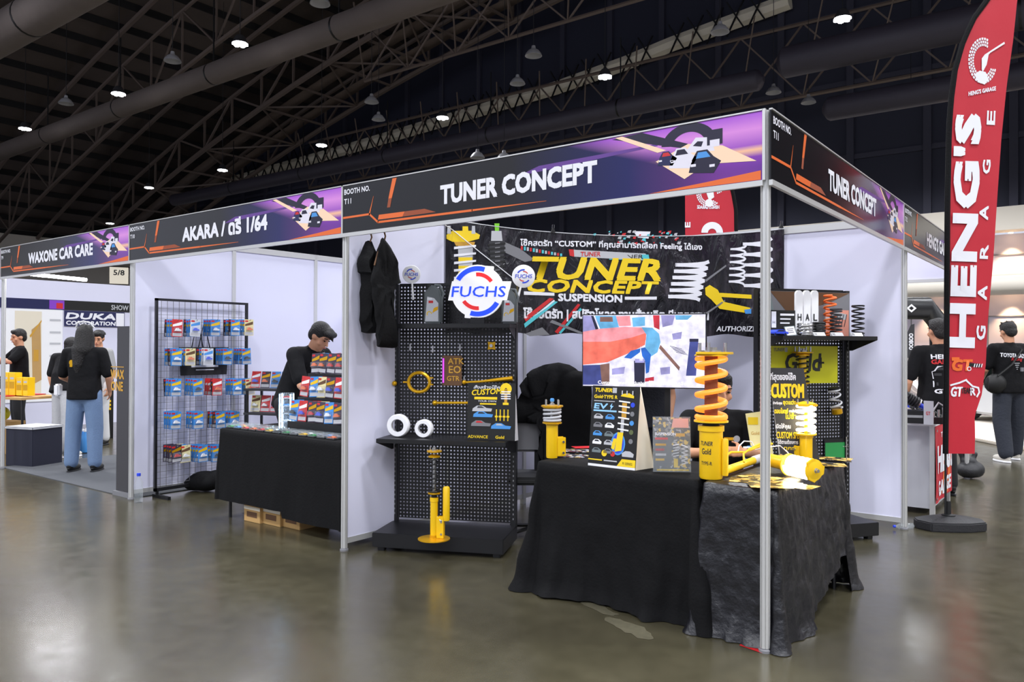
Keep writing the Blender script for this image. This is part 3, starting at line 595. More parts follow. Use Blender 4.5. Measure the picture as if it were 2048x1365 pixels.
# leaning poster board "CUSTOM" on the lower shelf
ly = .16; a = gl.L(934, 880, ly); e = gl.L(1030, 768, ly)
fr = Fr(gl.M @ V((a[0], ly, .788)), gl.rz+.0, -.06); w_ = e[0]-a[0]; h_ = e[1]-a[1]
t = thing('counter_card', 'black and yellow CUSTOM poster card standing on the lower shelf', 'poster', fr)
b = MB('black'); b.box(0, 0, 0, w_, .008, h_)
b.use('print_white').text('สั่งสร้างโช๊ค', w_*.12, h_*.90, h_*.05, w_*.55, -.002, .02, .2); b.use('yellow_print').text('CUSTOM', w_*.08, h_*.78, h_*.095, w_*.62, -.003, .03, .2, 4); b.rect(w_*.14, h_*.71, w_*.62, h_*.755); b.use('print_white').text('YOUR OWN', w_*.22, h_*.665, h_*.032, w_*.38); b.use('yellow_print').rect(w_*.26, h_*.62, w_*.6, h_*.645)
for x_, z_, c1, c2 in ((.10, .50, 'light_grey', 'dark_grey'), (.12, .40, 'sky', 'dark_grey'), (.08, .24, 'grey', 'red'), (.5, .20, 'sky', 'light_grey')):
    b.use(c1).poly([(w_*x_, h_*z_), (w_*(x_+.40), h_*z_), (w_*(x_+.42), h_*(z_+.05)), (w_*(x_+.30), h_*(z_+.06)), (w_*(x_+.22), h_*(z_+.10)), (w_*(x_+.1), h_*(z_+.10)), (w_*(x_+.01), h_*(z_+.05))], -.002); b.use(c2).poly([(w_*(x_+.1), h_*(z_+.06)), (w_*(x_+.26), h_*(z_+.06)), (w_*(x_+.2), h_*(z_+.09)), (w_*(x_+.12), h_*(z_+.09))], -.003)
b.use('yellow_print'); b.ring(w_*.80, h_*.9, w_*.02, w_*.12, y=-.002); b.rect(w_*.74, h_*.62, w_*.86, h_*.66)
for i in range(4): b.use('print_white').rect(w_*.70, h_*(.72+i*.04), w_*.90, h_*(.74+i*.04), -.003); 
b.use('gold_print').rect(w_*.77, h_*.66, w_*.83, h_*.9, -.002); b.use('yellow_print')
for i in range(4): b.rect(w_*(.6+i*.08), h_*.34, w_*(.62+i*.08), h_*.54, -.002); b.rect(w_*(.58+i*.08), h_*.40, w_*(.64+i*.08), h_*.43, -.003)
b.text('ADVANCE', w_*.02, h_*.03, h_*.05, w_*.42, -.003, .02); b.text('Gold', w_*.6, h_*.03, h_*.05, w_*.18, -.003, .03)
b.build('printed_face', t); b = MB('white').add([(w_, .008, 0), (w_, .10, 0), (w_-.01, .012, h_)]+[(w_+.004, .008, 0), (w_+.004, .10, 0), (w_-.006, .012, h_)], [(0, 1, 2), (5, 4, 3), (0, 3, 4, 1), (1, 4, 5, 2), (2, 5, 3, 0)]); b.build('easel_back', t)
# white rings
for px, py, rr, lb in ((799, 859, .083, 'larger'), (850, 863, .066, 'smaller')):
    l = gl.L(px, py, .22); p = gl.M @ V((l[0], .20, .785+rr+.002)); t = thing('polyurethane_ring', '%s white bushing ring standing on the lower shelf' % lb, 'ring', None, 'white bushing rings', p, YAW-.2)
    b = MB('white'); b.lathe([(rr*.58, -.03), (rr*.92, -.03), (rr, -.02), (rr, .02), (rr*.92, .03), (rr*.70, .03), (rr*.62, .02), (rr*.58, -.03)], 32, (0, 0, 0), (0, 1, 0)); b.build('outer_ring', t)
    MB('light_grey').tube([(rr*.60*cos(2*pi*i/28), -.02, rr*.60*sin(2*pi*i/28)) for i in range(28)], rr*.07, 8, True).build('inner_lip', t)
# NB the ring is hollow: rebuild the outer ring without end caps
for o in [x for x in COL.objects if x.name.startswith('outer_ring')]:
    bm = bmesh.new(); bm.from_mesh(o.data); bmesh.ops.delete(bm, geom=[q for q in bm.faces if len(q.verts) > 8], context='FACES'); bm.to_mesh(o.data); bm.free()
# ---- right shelving goods
def gw(px, py, y): l = gr.L(px, py, y); return V((l[0], y, l[1]))
# printed back board and HAL sign
a = gw(1545, 664, .29); e = gw(1698, 584, .29); t = thing('printed_backdrop', 'wide printed board with racing scenes behind the coil springs', 'poster', gr)
b = MB('grey'); zz0 = GRZ+.003; b.box(.0, .285, zz0, e.x, .292, e.z-.01)
H_ = e.z-.01-zz0; W_ = e.x
b.use('grey_green').poly([(0, zz0), (W_*.2, zz0), (W_*.1, e.z-.012), (0, e.z-.012)], .284); b.use('brown').poly([(W_*.1, e.z-.012), (W_*.3, zz0+H_*.5), (W_*.75, zz0+H_*.75), (W_, e.z-.012)], .2835)
b.use('navy').poly([(W_*.42, zz0), (W_*.62, zz0), (W_*.6, zz0+H_*.6), (W_*.45, zz0+H_*.68)], .283); b.use('blue').poly([(W_*.46, zz0+H_*.2), (W_*.6, zz0+H_*.2), (W_*.58, zz0+H_*.4), (W_*.47, zz0+H_*.45)], .2825)
b.use('pink').rect(W_*.72, zz0, W_*.99, zz0+H_*.6, .283); b.use('light_grey').poly([(W_*.7, zz0+H_*.4), (W_*.95, zz0+H_*.38), (W_*.97, zz0+H_*.5), (W_*.85, zz0+H_*.56)], .282); b.use('dark_grey')
for i in range(6): b.line([(W_*(.76+i*.035), zz0+H_*.22), (W_*(.79+i*.035), zz0+H_*.5)], .006, .281)
b.build('board', t)
a = gw(1592, 644, .16); t = thing('letter_sign', 'white three-pill sign with one letter per pill among the coil springs', 'sign', gr)
for i, ch in enumerate('HAL'):
    p0 = gw(1597+i*15.8, 644, .16); p1 = gw(1597+i*15.8, 581, .16); hw = (gw(1605, 600, .16).x-gw(1589.5, 600, .16).x)/2*.86; q0 = GRZ+.045; q1 = p1.z; n = 12
    pts = [(p0.x+hw*cos(pi+pi*k/n), q0+hw+hw*sin(pi+pi*k/n)) for k in range(n+1)]+[(p0.x+hw*cos(pi*k/n), q1-hw+hw*sin(pi*k/n)) for k in range(n+1)]
    b = MB('white').prism(pts, .15, .17); b.use('black').text(ch, p0.x, q0+(q1-q0)*.24, (q1-q0)*.17, hw*1.1, .147, .02, 0, 0, True); b.build('pill_panel', t)
x_ = gw(1611, 644, .16).x; MB('white').box(x_-.12, .14, GRZ+.002, x_+.12, .18, GRZ+.05).build('foot', t)
def coil(name, label, px, h, r, wire, turns, m, y=.13, group='coil springs on the right shelf', lean=None):
    l = gw(px, 668, y); t = None; o = MB(m).helix((0, 0, 0), r, wire, h-wire, turns, wire, 10, 22).build(name); o.matrix_world = T_(gr.M @ V((l.x, y, GRZ+.001))) @ Matrix.Rotation(random.random()*6, 4, 'Z'); return tag(o, label, 'coil spring', group)
coil('coil_spring', 'thick short silver coil spring on the right shelf', 1610, .095, .048, .0095, 4, 'silver', .07)
coil('coil_spring', 'short black coil spring right of the silver one', 1638, .105, .042, .007, 5, 'black_metal', .10)
coil('coil_spring', 'tall orange coil spring at the back of the right shelf', 1660, .32, .042, .008, 7, 'orange', .20)
coil('coil_spring', 'tall grey coil spring in front of the orange one', 1672, .21, .040, .006, 8, 'dark_grey', .11)
coil('coil_spring', 'tall black coil spring at the right end of the shelf', 1716, .24, .042, .0065, 7, 'black_metal', .12)
for i, px in enumerate((1612+27, 1675, 1714)):
    l = gw(px, 668, .03); b = MB('white'); b.frustum([(-.05, 0, 0), (.05, 0, 0), (.05, .03, 0), (-.05, .03, 0)], [(-.05, .02, .026), (.05, .02, .026), (.05, .03, .026), (-.05, .03, .026)])
    b.use('dark_grey')
    for k in range(3): b.add([(-.044+k*.008, -.001+.004, .005), (-.040+k*.008, .003, .005), (-.040+k*.008, .0155, .021), (-.044+k*.008, .0155, .021)], [(0, 1, 2, 3)])
    o = b.build('price_card'); o.matrix_world = gr.M @ T_((l.x, .02, GRZ+.001)); tag(o, 'white price card with three dark bars, %s of three along the shelf edge' % ('left', 'middle', 'right')[i], 'card', 'price cards')
l = gw(1583, 668, .05); o = MB('grey_green').box(-.045, 0, 0, .045, .004, .075).use('print_white').rect(-.04, .005, .04, .07, -.001).use('grey').rect(-.03, .05, .03, .056, -.002).rect(-.03, .036, .02, .042, -.002).rect(-.03, .022, .025, .028, -.002).build('leaflet_stand'); o.matrix_world = gr.M @ T_((l.x+.02, .07, GRZ+.001)) @ Matrix.Rotation(-.35, 4, 'X') @ Matrix.Rotation(-.1, 4, 'Y'); tag(o, 'tilted pale info card left of the silver spring', 'card')
# boxed black leaflet board and blue model car
l0 = gw(1540, 668, .12); l1 = gw(1590, 620, .12); o = MB('black').box(l0.x, .118, GRZ+.002, l1.x, .124, GRZ+.19).use('print_white').rect(l0.x+.01, GRZ+.06, l0.x+.05, GRZ+.18, .116).rect(l0.x+.085, GRZ+.15, l1.x-.01, GRZ+.165, .116).rect(l0.x+.085, GRZ+.12, l1.x-.04, GRZ+.13, .116).rect(l0.x+.085, GRZ+.09, l1.x-.05, GRZ+.10, .116).use('black').text('H', l0.x+.02, GRZ+.09, .02, .02, .115).build('info_board'); place(o, gr); tag(o, 'small black info board with white lines of print beside the booth post', 'board')
def toy_car(name, L, m, glass='car_glass'):
    b = MB(m); w = L*.42; h = L*.27
    prof = [(-.5, .25), (-.5, .5), (-.42, .56), (-.26, .6), (-.12, .92), (.18, .95), (.36, .62), (.5, .55), (.5, .25)]
    b.X = T_((0, 0, 0)); b.prism([(x*L, z*h) for x, z in prof], -w/2, w/2); b.use(glass)
    b.poly([(-.2*L, .62*h), (.3*L, .64*h), (.16*L, .88*h), (-.1*L, .86*h)], -w/2-.0005); b.poly([(-.2*L, .62*h), (.3*L, .64*h), (.16*L, .88*h), (-.1*L, .86*h)], w/2+.0005)
    b.use('black')
    for sx in (-.3, .3):
        for sy in (-1, 1): b.cyl((sx*L, sy*w*.5, .24*h), (sx*L, sy*w*.36, .24*h), .24*h, 12)
    return b.build(name, bevel=L*.012)
l = gw(1555, 660, .05); o = toy_car('model_car', .17, 'blue'); o.matrix_world = gr.M @ T_((l.x, .06, GRZ+.001)) @ Matrix.Rotation(.2, 4, 'Z'); tag(o, 'blue model car on the right shelf next to the booth post', 'model car')
# yellow "Gold" poster on the pegboard
a = gw(1543, 768, .33); e = gw(1676, 693, .33); fr = Fr(gr.M @ V((a.x, .335, a.z)), gr.rz); w_ = e.x-a.x; h_ = e.z-a.z
t = thing('poster', 'bright yellow poster with brush lettering and a plus sign on the right pegboard', 'poster', fr)
pal('acid', 214, 210, 20, .4); b = MB('acid').box(0, 0, 0, w_, .004, h_); b.use('grey').text('TUNER', w_*.03, h_*.86, h_*.09, w_*.16, -.002, .02, .2); b.use('light_grey').rect(w_*.2, h_*.84, w_*.24, h_*.96)
b.use('dark_grey').text('Gold', w_*.2, h_*.34, h_*.46, w_*.52, -.002, .035, .1); b.use('black').text('+', w_*.70, h_*.34, h_*.42, w_*.09, -.003); b.build('printed_sheet', t)
a = gw(1650, 912, .33); e = gw(1691, 885, .33); fr = Fr(gr.M @ V((a.x, .335, a.z)), gr.rz); o = MB('black').box(0, 0, -.03, e.x-a.x, .004, e.z-a.z+.03).use('green').rect(.005, -.025, e.x-a.x-.005, e.z-a.z, -.002).build('poster'); place(o, fr); tag(o, 'small green and black poster low on the right pegboard', 'poster')
# ================================================================== CORNER BOOTH: tables and goods
def table(label, fr, w, d, h, inset=.05):
    t = thing('folding_table', label, 'table', fr, 'folding tables under black cloths')
    MB('grey').box(.01, .01, h-.03, w-.01, d-.01, h-.004).build('tabletop', t)
    for x in (inset, w-inset):
        for y in (inset, d-inset): MB('black_metal').cyl((x, y, 0), (x, y, h-.03), .013, 8).build('leg', t)
    return t
def cloth(label, fr, w, d, h, m, hem, amp=.05, flare=.03, seed=0, fr_n=7, skip=None, corner=.06, name='tablecloth', wr=0):
    per = []; rad = .03; seg = .018
    def side(p, q, n):
        L = (V(q)-V(p)).length; k = int(L/seg)
        for i in range(k): per.append((V(p).lerp(V(q), (i+.5)/k), V(n), 0))
    def cor(c, a0):
        for i in range(9):
            a = R_(a0+90*i/8); per.append((V(c)+V((cos(a), sin(a)))*rad, V((cos(a), sin(a))), sin(pi*i/8)))
    side((rad, 0), (w-rad, 0), (0, -1)); cor((w-rad, rad), -90); side((w, rad), (w, d-rad), (1, 0)); cor((w-rad, d-rad), 0); side((w-rad, d), (rad, d), (0, 1)); cor((rad, d-rad), 90); side((0, d-rad), (0, rad), (-1, 0)); cor((rad, rad), 180)
    n = len(per); rows = 26; vs = []; al = 0
    ts = []
    for i in range(n): ts.append(al); al += (per[(i+1) % n][0]-per[i][0]).length
    for j in range(rows+1):
        s = j/rows
        for i, (p, nn, c) in enumerate(per):
            t = ts[i]/al; a = 2*pi*t; rr = al*fr_n/6.28
            q = V((cos(a)*rr*.5, sin(a)*rr*.5, s*.7+seed)); f = noise.noise(q)*.8+.35*noise.noise(q*2.3)+.2*noise.noise(q*4.7)
            f = max(-.2, f+.15)
            o = (amp*f*(s**.8) + flare*s + corner*c*s)
            if wr: o += wr*noise.noise(V((cos(a)*rr*3, sin(a)*rr*3, s*9+seed)))*min(1, s*4)
            z = h - s*(h-hem(p.x/w, p.y/d, i)) 
            if s > .93 and hem(p.x/w, p.y/d, i) < .02: o += .03*(s-.93)/.07*(.5+f)
            if j == 0: o = -.012; z = h+.002
            if j == 1: z = h-.006; o *= .3
            vs.append((p.x+nn.x*o, p.y+nn.y*o, max(.004, z)))
    b = MB(m); b.add(vs, [(j*n+i, (j+1)*n+i, (j+1)*n+(i+1) % n, j*n+(i+1) % n) for j in range(rows) for i in range(n)]); b.f.append(tuple(range(n))); b.mi.append(0)
    o = b.build(name, smooth=2.5, solid=.0); place(o, fr); return tag(o, label, 'tablecloth', 'black tablecloths')
TZ = .76
f1 = Fr((-1.43, .13, 0), -.03); table('table under the left black cloth', f1, 1.04, .62, TZ-.003)
cloth('plain black cloth over the left table, its hem spread on the floor', f1, 1.04, .62, TZ, 'black_cloth', lambda u, v, i: .004 if v > .05 or u < .1 or u > .75 else .012, .10, .035, 1.3, 8, corner=.12, wr=.008)
f2 = Fr((-.345, .06, 0), .0); table('table under the right shiny cloth at the corner', f2, .38, 1.22, TZ-.003)
cloth('shiny crumpled black satin cloth on the corner table behind the bare post', f2, .38, 1.22, TZ, 'satin', lambda u, v, i: (.004 if v < .25 or v > .93 else (.004+(v-.25)*.42 if v < .8 else .235)) if u > .9 else .004, .055, .03, 4.2, 9, corner=.06, wr=.014)
# ---- goods on the left table
p = G(1104, 916, TZ+.004); dd = (p-CP).dot(CF)
coilover('small yellow coilover with grey spring at the left end of the table', up(p, .9), 110*dd/FPX, rb=.036, zb=.68, rs=.050, wire=.008, turns=3.6, s0=.66, s1=.90, plate=.068, ms='light_grey', mp='gold', studs=4, bracket=True)
MB('sky').lathe([(.012, .345), (.014, .355), (.01, .365)], 12).build('blue_cap', [x for x in COL.objects if x.name.startswith('coilover')][-1])
def sheet(px, py, w, h, rz, m, z, label, name='leaflet', group=None):
    p = G(px, py, z); o = MB(m).box(-w/2, -h/2, 0, w/2, h/2, .0012).build(name); o.matrix_world = T_(p) @ Matrix.Rotation(rz, 4, 'Z'); return tag(o, label, 'leaflet', group)
sheet(1142, 912, .21, .15, .2, 'print_leaflet', TZ+.004, 'printed leaflet flat on the table beside the small coilover'); sheet(1160, 902, .21, .15, .5, 'print_leaflet', TZ+.0058, 'printed leaflet overlapping another behind the big tent board')
sheet(1168, 895, .15, .10, .9, 'red', TZ+.0074, 'red-edged leaflet at the back of the left table')
# tent board
bl, br, bk = G(1176, 931, TZ+.004), G(1270, 942, TZ+.004), G(1310, 936, TZ+.004)
fr = Fr(bl, math.atan2(br.y-bl.y, br.x-bl.x), -.11); W_ = (br-bl).length; H_ = fr.L(1230, 773)[1]
t = thing('tent_board', 'tall black and white tent board showing a glowing strut, middle of the left table', 'display board', fr)
b = MB('black'); b.box(0, 0, 0, W_, .006, H_); F_ = lambda u, v: (W_*u, H_*v)
b.use('white').rect(0, 0, W_, H_*.03, -.001); b.use('yellow_print').poly([F_(.62, .03), F_(1, .03), F_(1, .12), F_(.72, .12)], -.002); b.rect(0, H_*.075, W_*.3, H_*.09); b.use('light_grey').rect(W_*.34, H_*.075, W_*.62, H_*.09); b.use('black').text('FI SERIES', W_*.74, H_*.055, H_*.03, W_*.2, -.003)
b.use('yellow_print').text('TUNER', W_*.05, H_*.925, H_*.045, W_*.38, -.002, .06, .25); b.use('light_grey').rect(W_*.44, H_*.915, W_*.53, H_*.98); b.use('yellow_print').text('Gold·TYPE R', W_*.05, H_*.845, H_*.04, W_*.5, -.002, .05); b.use('light_grey').rect(W_*.05, H_*.805, W_*.5, H_*.815)
b.use('cyan'); pal('pale_blue', 150, 205, 250, .5); b.use('pale_blue').text('EV', W_*.06, H_*.715, H_*.065, W_*.28, -.002, .05, .15); b.poly([F_(.40, .75), F_(.45, .79), F_(.44, .755), F_(.48, .755), F_(.41, .70), F_(.425, .74)], -.002); b.rect(W_*.05, H_*.68, W_*.55, H_*.70)
for r in range(5):
    for c in range(2):
        u, v = .07+c*.25, .59-r*.105; b.use(('light_grey', 'grey', 'sky', 'white', 'grey_green')[(r+c*2) % 5]); b.poly([F_(u, v), F_(u+.19, v), F_(u+.2, v+.03), F_(u+.13, v+.06), F_(u+.05, v+.06), F_(u, v+.03)], -.002); b.use('car_black').poly([F_(u+.04, v+.033), F_(u+.15, v+.033), F_(u+.12, v+.052), F_(u+.06, v+.052)], -.003)
for r in range(5): b.use(('blue', 'grey', 'sky', 'olive', 'grey')[r]).disc(W_*.88, H_*(.78-r*.11), W_*.045, -.002, 14)
b.use('light_grey').poly([F_(.72, .15), F_(.95, .15), F_(.96, .19), F_(.88, .22), F_(.78, .22), F_(.71, .19)], -.002); b.use('red').disc(W_*.52, H_*.17, W_*.05, -.002, 12); b.use('yellow_print').disc(W_*.34, H_*.17, W_*.06, -.002, 12)
b.use('sky').disc(W_*.62, H_*.30, W_*.15, -.0015, 20, H_*.14); b.use('blue').disc(W_*.62, H_*.30, W_*.12, -.0017, 20, H_*.12)
b.use('yellow_print'); b.poly([F_(.56, .20), F_(.70, .22), F_(.72, .44), F_(.60, .44)], -.003); b.poly([F_(.48, .24), F_(.55, .22), F_(.59, .36), F_(.52, .36)], -.003)
b.use('gold_print'); b.rect(W_*.66, H_*.6, W_*.76, H_*.8, -.002); b.use('light_grey'); b.rect(W_*.655, H_*.44, W_*.72, H_*.6, -.002)
b.use('white')
for z in (.48, .55, .62, .69, .76, .82): b.line([F_(.60, z), F_(.82, z-.012)], H_*.018, -.004)
b.use('yellow_print').poly([F_(.62, .88), F_(.90, .86), F_(.90, .89), F_(.80, .92), F_(.66, .91)], -.004)
for u in (.64, .74, .86): b.use('light_grey').rect(W_*u, H_*.9, W_*(u+.025), H_*.95, -.005)
b.build('front_panel', t)
I = fr.I; k = I @ bk; tp = V((W_, 0, H_)); s = MB('cream'); e = V((W_, .004, 0)); s.add([tuple(e), tuple(k), tuple(tp+V((0, .012, 0))), tuple(e+V((-.006, 0, 0))), tuple(k+V((-.006, 0, 0))), tuple(tp+V((-.006, .012, 0)))], [(0, 1, 2), (5, 4, 3), (0, 3, 4, 1), (1, 4, 5, 2), (2, 5, 3, 0)]); s.build('side_panel', t)
s = MB('cream'); s.add([tuple(tp+V((0, .008, 0))), tuple(tp+V((-W_, .008, 0))), tuple(k+V((-W_, 0, 0))), tuple(k)], [(0, 1, 2, 3)]); s.build('back_panel', t, solid=.005)
# acrylic leaflet stand
bl, br = G(1306, 944, TZ+.004), G(1382, 945, TZ+.004); fr = Fr(bl, math.atan2(br.y-bl.y, br.x-bl.x), -.10); W_ = (br-bl).length; H_ = fr.L(1345, 834)[1]
t = thing('leaflet_holder', 'clear leaflet holder with dark gold-printed sheet right of the tent board', 'display stand', fr)
MB('clear_plastic').box(0, -.005, 0, W_, -.002, H_).build('front_sheet', t)
b = MB('print_busy').box(.003, 0, .004, W_-.003, .003, H_-.004)
b.use('dark_grey').rect(.004, H_*.1, W_*.5, H_*.62, -.0005)
b.use('pink').poly([F_(.5, .8), F_(.95, .8), F_(.95, .97), F_(.55, .97)], -.001); b.use('print_white').text('SUSPENSION', W_*.06, H_*.66, H_*.05, W_*.55, -.002, .03); b.use('red').rect(W_*.06, H_*.58, W_*.4, H_*.62); b.use('gold').rect(W_*.6, H_*.64, W_*.85, H_*.70)
for k in range(4): b.use(('yellow', 'print_white', 'red', 'gold')[k]).rect(W_*.07, H_*(.2+k*.09), W_*(.3+.05*(k % 2)), H_*(.24+k*.09))
b.use('yellow_print').rect(W_*.55, H_*.08, W_*.66, H_*.24)
b.use('print_white')
for k in range(5): b.line([F_(.54, .28+k*.05), F_(.68, .30+k*.05)], .006); b.line([F_(.76, .14+k*.07), F_(.92, .17+k*.07)], .007); b.line([F_(.92, .17+k*.07), F_(.76, .21+k*.07)], .007)
b.use('yellow_print').rect(W_*.1, H_*.02, W_*.95, H_*.05); b.build('printed_sheet', t)
MB('clear_plastic').box(0, .003, 0, W_, .06, .004).build('foot', t)
# ---- goods on the corner table
p = G(1422, 957, TZ+.004); Mo = up(p, .25)
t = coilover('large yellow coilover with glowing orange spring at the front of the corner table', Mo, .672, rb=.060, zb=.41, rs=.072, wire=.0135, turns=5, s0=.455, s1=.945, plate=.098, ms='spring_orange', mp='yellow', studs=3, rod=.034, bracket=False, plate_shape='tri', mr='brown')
MB('yellow').lathe([(.016, .02), (.018, .03), (.018, .20), (.014, .21)], 14, (.072, -.012, 0)).build('reservoir', t)
b = MB('dark_grey'); b.map = lambda v: (.0605*sin(v.x/.06-.9), -.0605*cos(v.x/.06-.9), v.z)
b.text('TUNER', .0, .175, .022, .07, 0, .02, .2); b.text('Gold', .012, .13, .03, .05, 0, .02); b.text('TYPE-R', .008, .075, .018, .06, 0, .02); b.build('body_lettering', t)
def lying(A0, B0, label, **k):
    d = (B0-A0); M = T_(A0) @ d.to_track_quat('Z', 'Y').to_matrix().to_4x4(); return coilover(label, M, d.length, **k)
p = G(1612, 928, TZ+.004)
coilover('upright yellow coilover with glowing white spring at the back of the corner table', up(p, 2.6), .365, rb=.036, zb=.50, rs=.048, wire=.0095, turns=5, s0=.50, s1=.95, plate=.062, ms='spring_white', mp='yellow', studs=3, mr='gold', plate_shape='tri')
a = G(1548, 948, TZ)+V((0, 0, .068)); e = G(1634, 967, TZ)+V((0, 0, .062)); a = e+(a-e).normalized()*.36
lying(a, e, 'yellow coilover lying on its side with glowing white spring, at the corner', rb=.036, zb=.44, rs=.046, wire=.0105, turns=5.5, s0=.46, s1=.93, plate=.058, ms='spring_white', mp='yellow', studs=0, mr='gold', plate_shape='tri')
a = G(1443, 956, TZ)+V((0, 0, .03)); e = G(1520, 928, TZ)+V((0, 0, .032)); d = (e-a)
t = thing('damper_insert', 'slim yellow damper lying beside the large orange-sprung coilover', 'damper', None); t.matrix_world = T_(a) @ d.to_track_quat('Z', 'Y').to_matrix().to_4x4(); L = d.length
MB('yellow').lathe([(.018, .035), (.021, .04), (.021, L*.8), (.016, L*.84)], 18).build('tube', t); MB('silver').lathe([(.008, 0), (.009, .03), (.012, .036)], 14).build('rod_end', t); MB('black').lathe([(.012, -.012), (.012, .0)], 12).build('rod_tip', t); MB('light_grey').lathe([(.022, L*.8), (.025, L*.84), (.024, L)], 18).build('collar', t)
t = thing('hose_bracket', 'bent yellow wire bracket behind the slim damper', 'bracket', None); pp = [at(*q) for q in ((1446, 938, 4.15), (1447, 915, 4.18), (1462, 905, 4.22), (1490, 905, 4.28), (1520, 893, 4.33), (1545, 888, 4.36))]; MB('yellow').tube(pp, .006, 8).build('upper_rod', t); pp = [at(*q) for q in ((1488, 925, 4.2), (1487, 908, 4.24), (1500, 898, 4.3), (1530, 884, 4.38))]; MB('yellow').tube(pp, .0055, 8).build('lower_rod', t)
# power cable
pp = [at(*q) for q in ((1476, 905, 4.35), (1478, 893, 4.36), (1488, 883, 4.4), (1503, 884, 4.42), (1512, 900, 4.4), (1530, 896, 4.3), (1560, 892, 4.35), (1575, 905, 4.3), (1582, 916, 4.22), (1600, 925, 4.2))]
tag(MB('white').tube(pp, .0035, 8).build('power_cable'), 'thin white cable looping between the lit coilovers', 'cable')
# gold leaflets
for i, (px, py, rz, lb) in enumerate(((1500, 962, .3, 'left of the post, lowest of the gold sheets'), (1520, 955, -.2, 'against the post, under the slim damper'), (1560, 968, .15, 'in front of the lying coilover'), (1590, 972, -.1, 'at the table corner under the lying spring'), (1540, 972, .5, 'nearest the table edge by the post'), (1655, 930, .4, 'right of the upright white-sprung coilover'), (1668, 918, .1, 'at the far right corner of the table'))):
    sheet(px, py, .20, .14, rz, 'print_gold', TZ+.004+.0016*i, 'glossy gold printed leaflet '+lb, group='gold leaflets on the corner table')
# CUSTOM board and its neighbours
c = G(1575, 925, TZ+.004); fr = Fr(c, YAW-.15, -.05); L = fr.L
A_, B_, C_, D_ = L(1563, 925), L(1640, 922), L(1607, 737), L(1536, 736); z0 = 0; A_ = (A_[0], 0); B_ = (B_[0], 0)
t = thing('display_board', 'dark board lettered CUSTOM in yellow behind the booth post', 'display board', fr)
b = MB('dark_grey').prism([A_, B_, C_, D_], 0, .006)
def row(s, m, px, py, wpx, hpx, bold=.03, y=-.002):
    p0 = L(px, py); p1 = L(px+wpx, py); hh = L(px, py-hpx)[1]-p0[1]; b.use(m).text(s, p0[0], p0[1], hh, p1[0]-p0[0], y, bold)
row('ที่สุดของโช๊ค', 'print_white', 1541, 760, 50, 12); row('CUSTOM', 'yellow_print', 1543, 795, 64, 27, .04, -.003); row('สำหรับคุณ', 'print_white', 1546, 809, 18, 5); row('ชุดแต่ง', 'yellow_print', 1566, 809, 26, 8)
row('ตอบโจทย์', 'yellow_print', 1549, 827, 27, 9); row('การขับขี่', 'print_white', 1578, 825, 14, 5); row('ไม่ซ้ำ', 'yellow_print', 1570, 838, 22, 10); row('เปิดให้คุณ', 'print_white', 1551, 857, 30, 8); row('CUSTOM SPEC', 'yellow_print', 1553, 877, 50, 13, .02, -.003); row('ได้ตามต้องการ', 'print_white', 1556, 888, 40, 7); row('ทุกรุ่น', 'yellow_print', 1568, 900, 30, 7)
b.build('printed_board', t)
MB('light_grey').add([(A_[0], .006, 0), (A_[0]+.01, .12, 0), (D_[0]+.01, .01, D_[1]*.9), (A_[0]+.004, .006, 0), (A_[0]+.014, .12, 0), (D_[0]+.014, .01, D_[1]*.9)], [(0, 1, 2), (5, 4, 3), (0, 3, 4, 1), (1, 4, 5, 2), (2, 5, 3, 0)]).build('easel', t)
c = G(1505, 915, TZ+.004); fr = Fr(c, YAW, -.06); L = fr.L; pal('pale_yellow', 246, 236, 170, .5)
q = [L(1505, 915), L(1548, 915), L(1532, 822), L(1491, 828)]; q[0] = (q[0][0], 0); q[1] = (q[1][0], 0)
b = MB('pale_yellow').prism(q, 0, .004); x0, z0 = L(1496, 850); b.use('yellow_print').rect(x0, z0, L(1516, 850)[0], L(1496, 835)[1]); b.use('gold_print').text('Gold', L(1502, 870)[0], L(1502, 870)[1], .02, .05); o = b.build('price_card'); place(o, fr); tag(o, 'pale yellow upright card half hidden by the booth post', 'card')
p = gw(1612, 788, .20); M = gr.M @ T_((p.x, .24, p.z))
t = coilover('black and gold coilover hung in front of the bright yellow poster', M, .335, rb=.028, zb=.24, rs=.046, wire=.006, turns=6, s0=.26, s1=.86, plate=.078, ms='black_metal', mp='gold', mr='yellow', rod=.028, bracket=False, body_low=0, studs=4)
t = thing('spring_and_perch', 'white coil spring with gold perch hanging at the right edge of the pegboard', 'coil spring', None); p = gw(1667, 776, .29); t.matrix_world = gr.M @ T_((p.x, .29, p.z)) @ Matrix.Rotation(pi-.18, 4, 'Y')
MB('white').helix((0, 0, 0), .042, .02, .16, 3.2, .007, 10, 22).build('coil', t); MB('black').lathe([(.034, -.005), (.046, 0), (.046, .02), (.034, .024)], 24).build('top_cap', t); MB('gold').lathe([(.036, .17), (.040, .175), (.040, .205), (.036, .21)], 24).build('perch', t)
p = G(1693, 924, TZ+.003); t = thing('pin_stand', 'thin silver pin stand at the far right of the table', 'stand', None, None, p); MB('silver').cyl((0, 0, 0), (0, 0, .15), .003, 8).build('rod', t); MB('silver').lathe([(.03, 0), (.03, .003), (.006, .006)], 16).build('foot', t); MB('silver').cyl((-.02, 0, .09), (.02, 0, .09), .0025, 6).build('cross_bar', t)
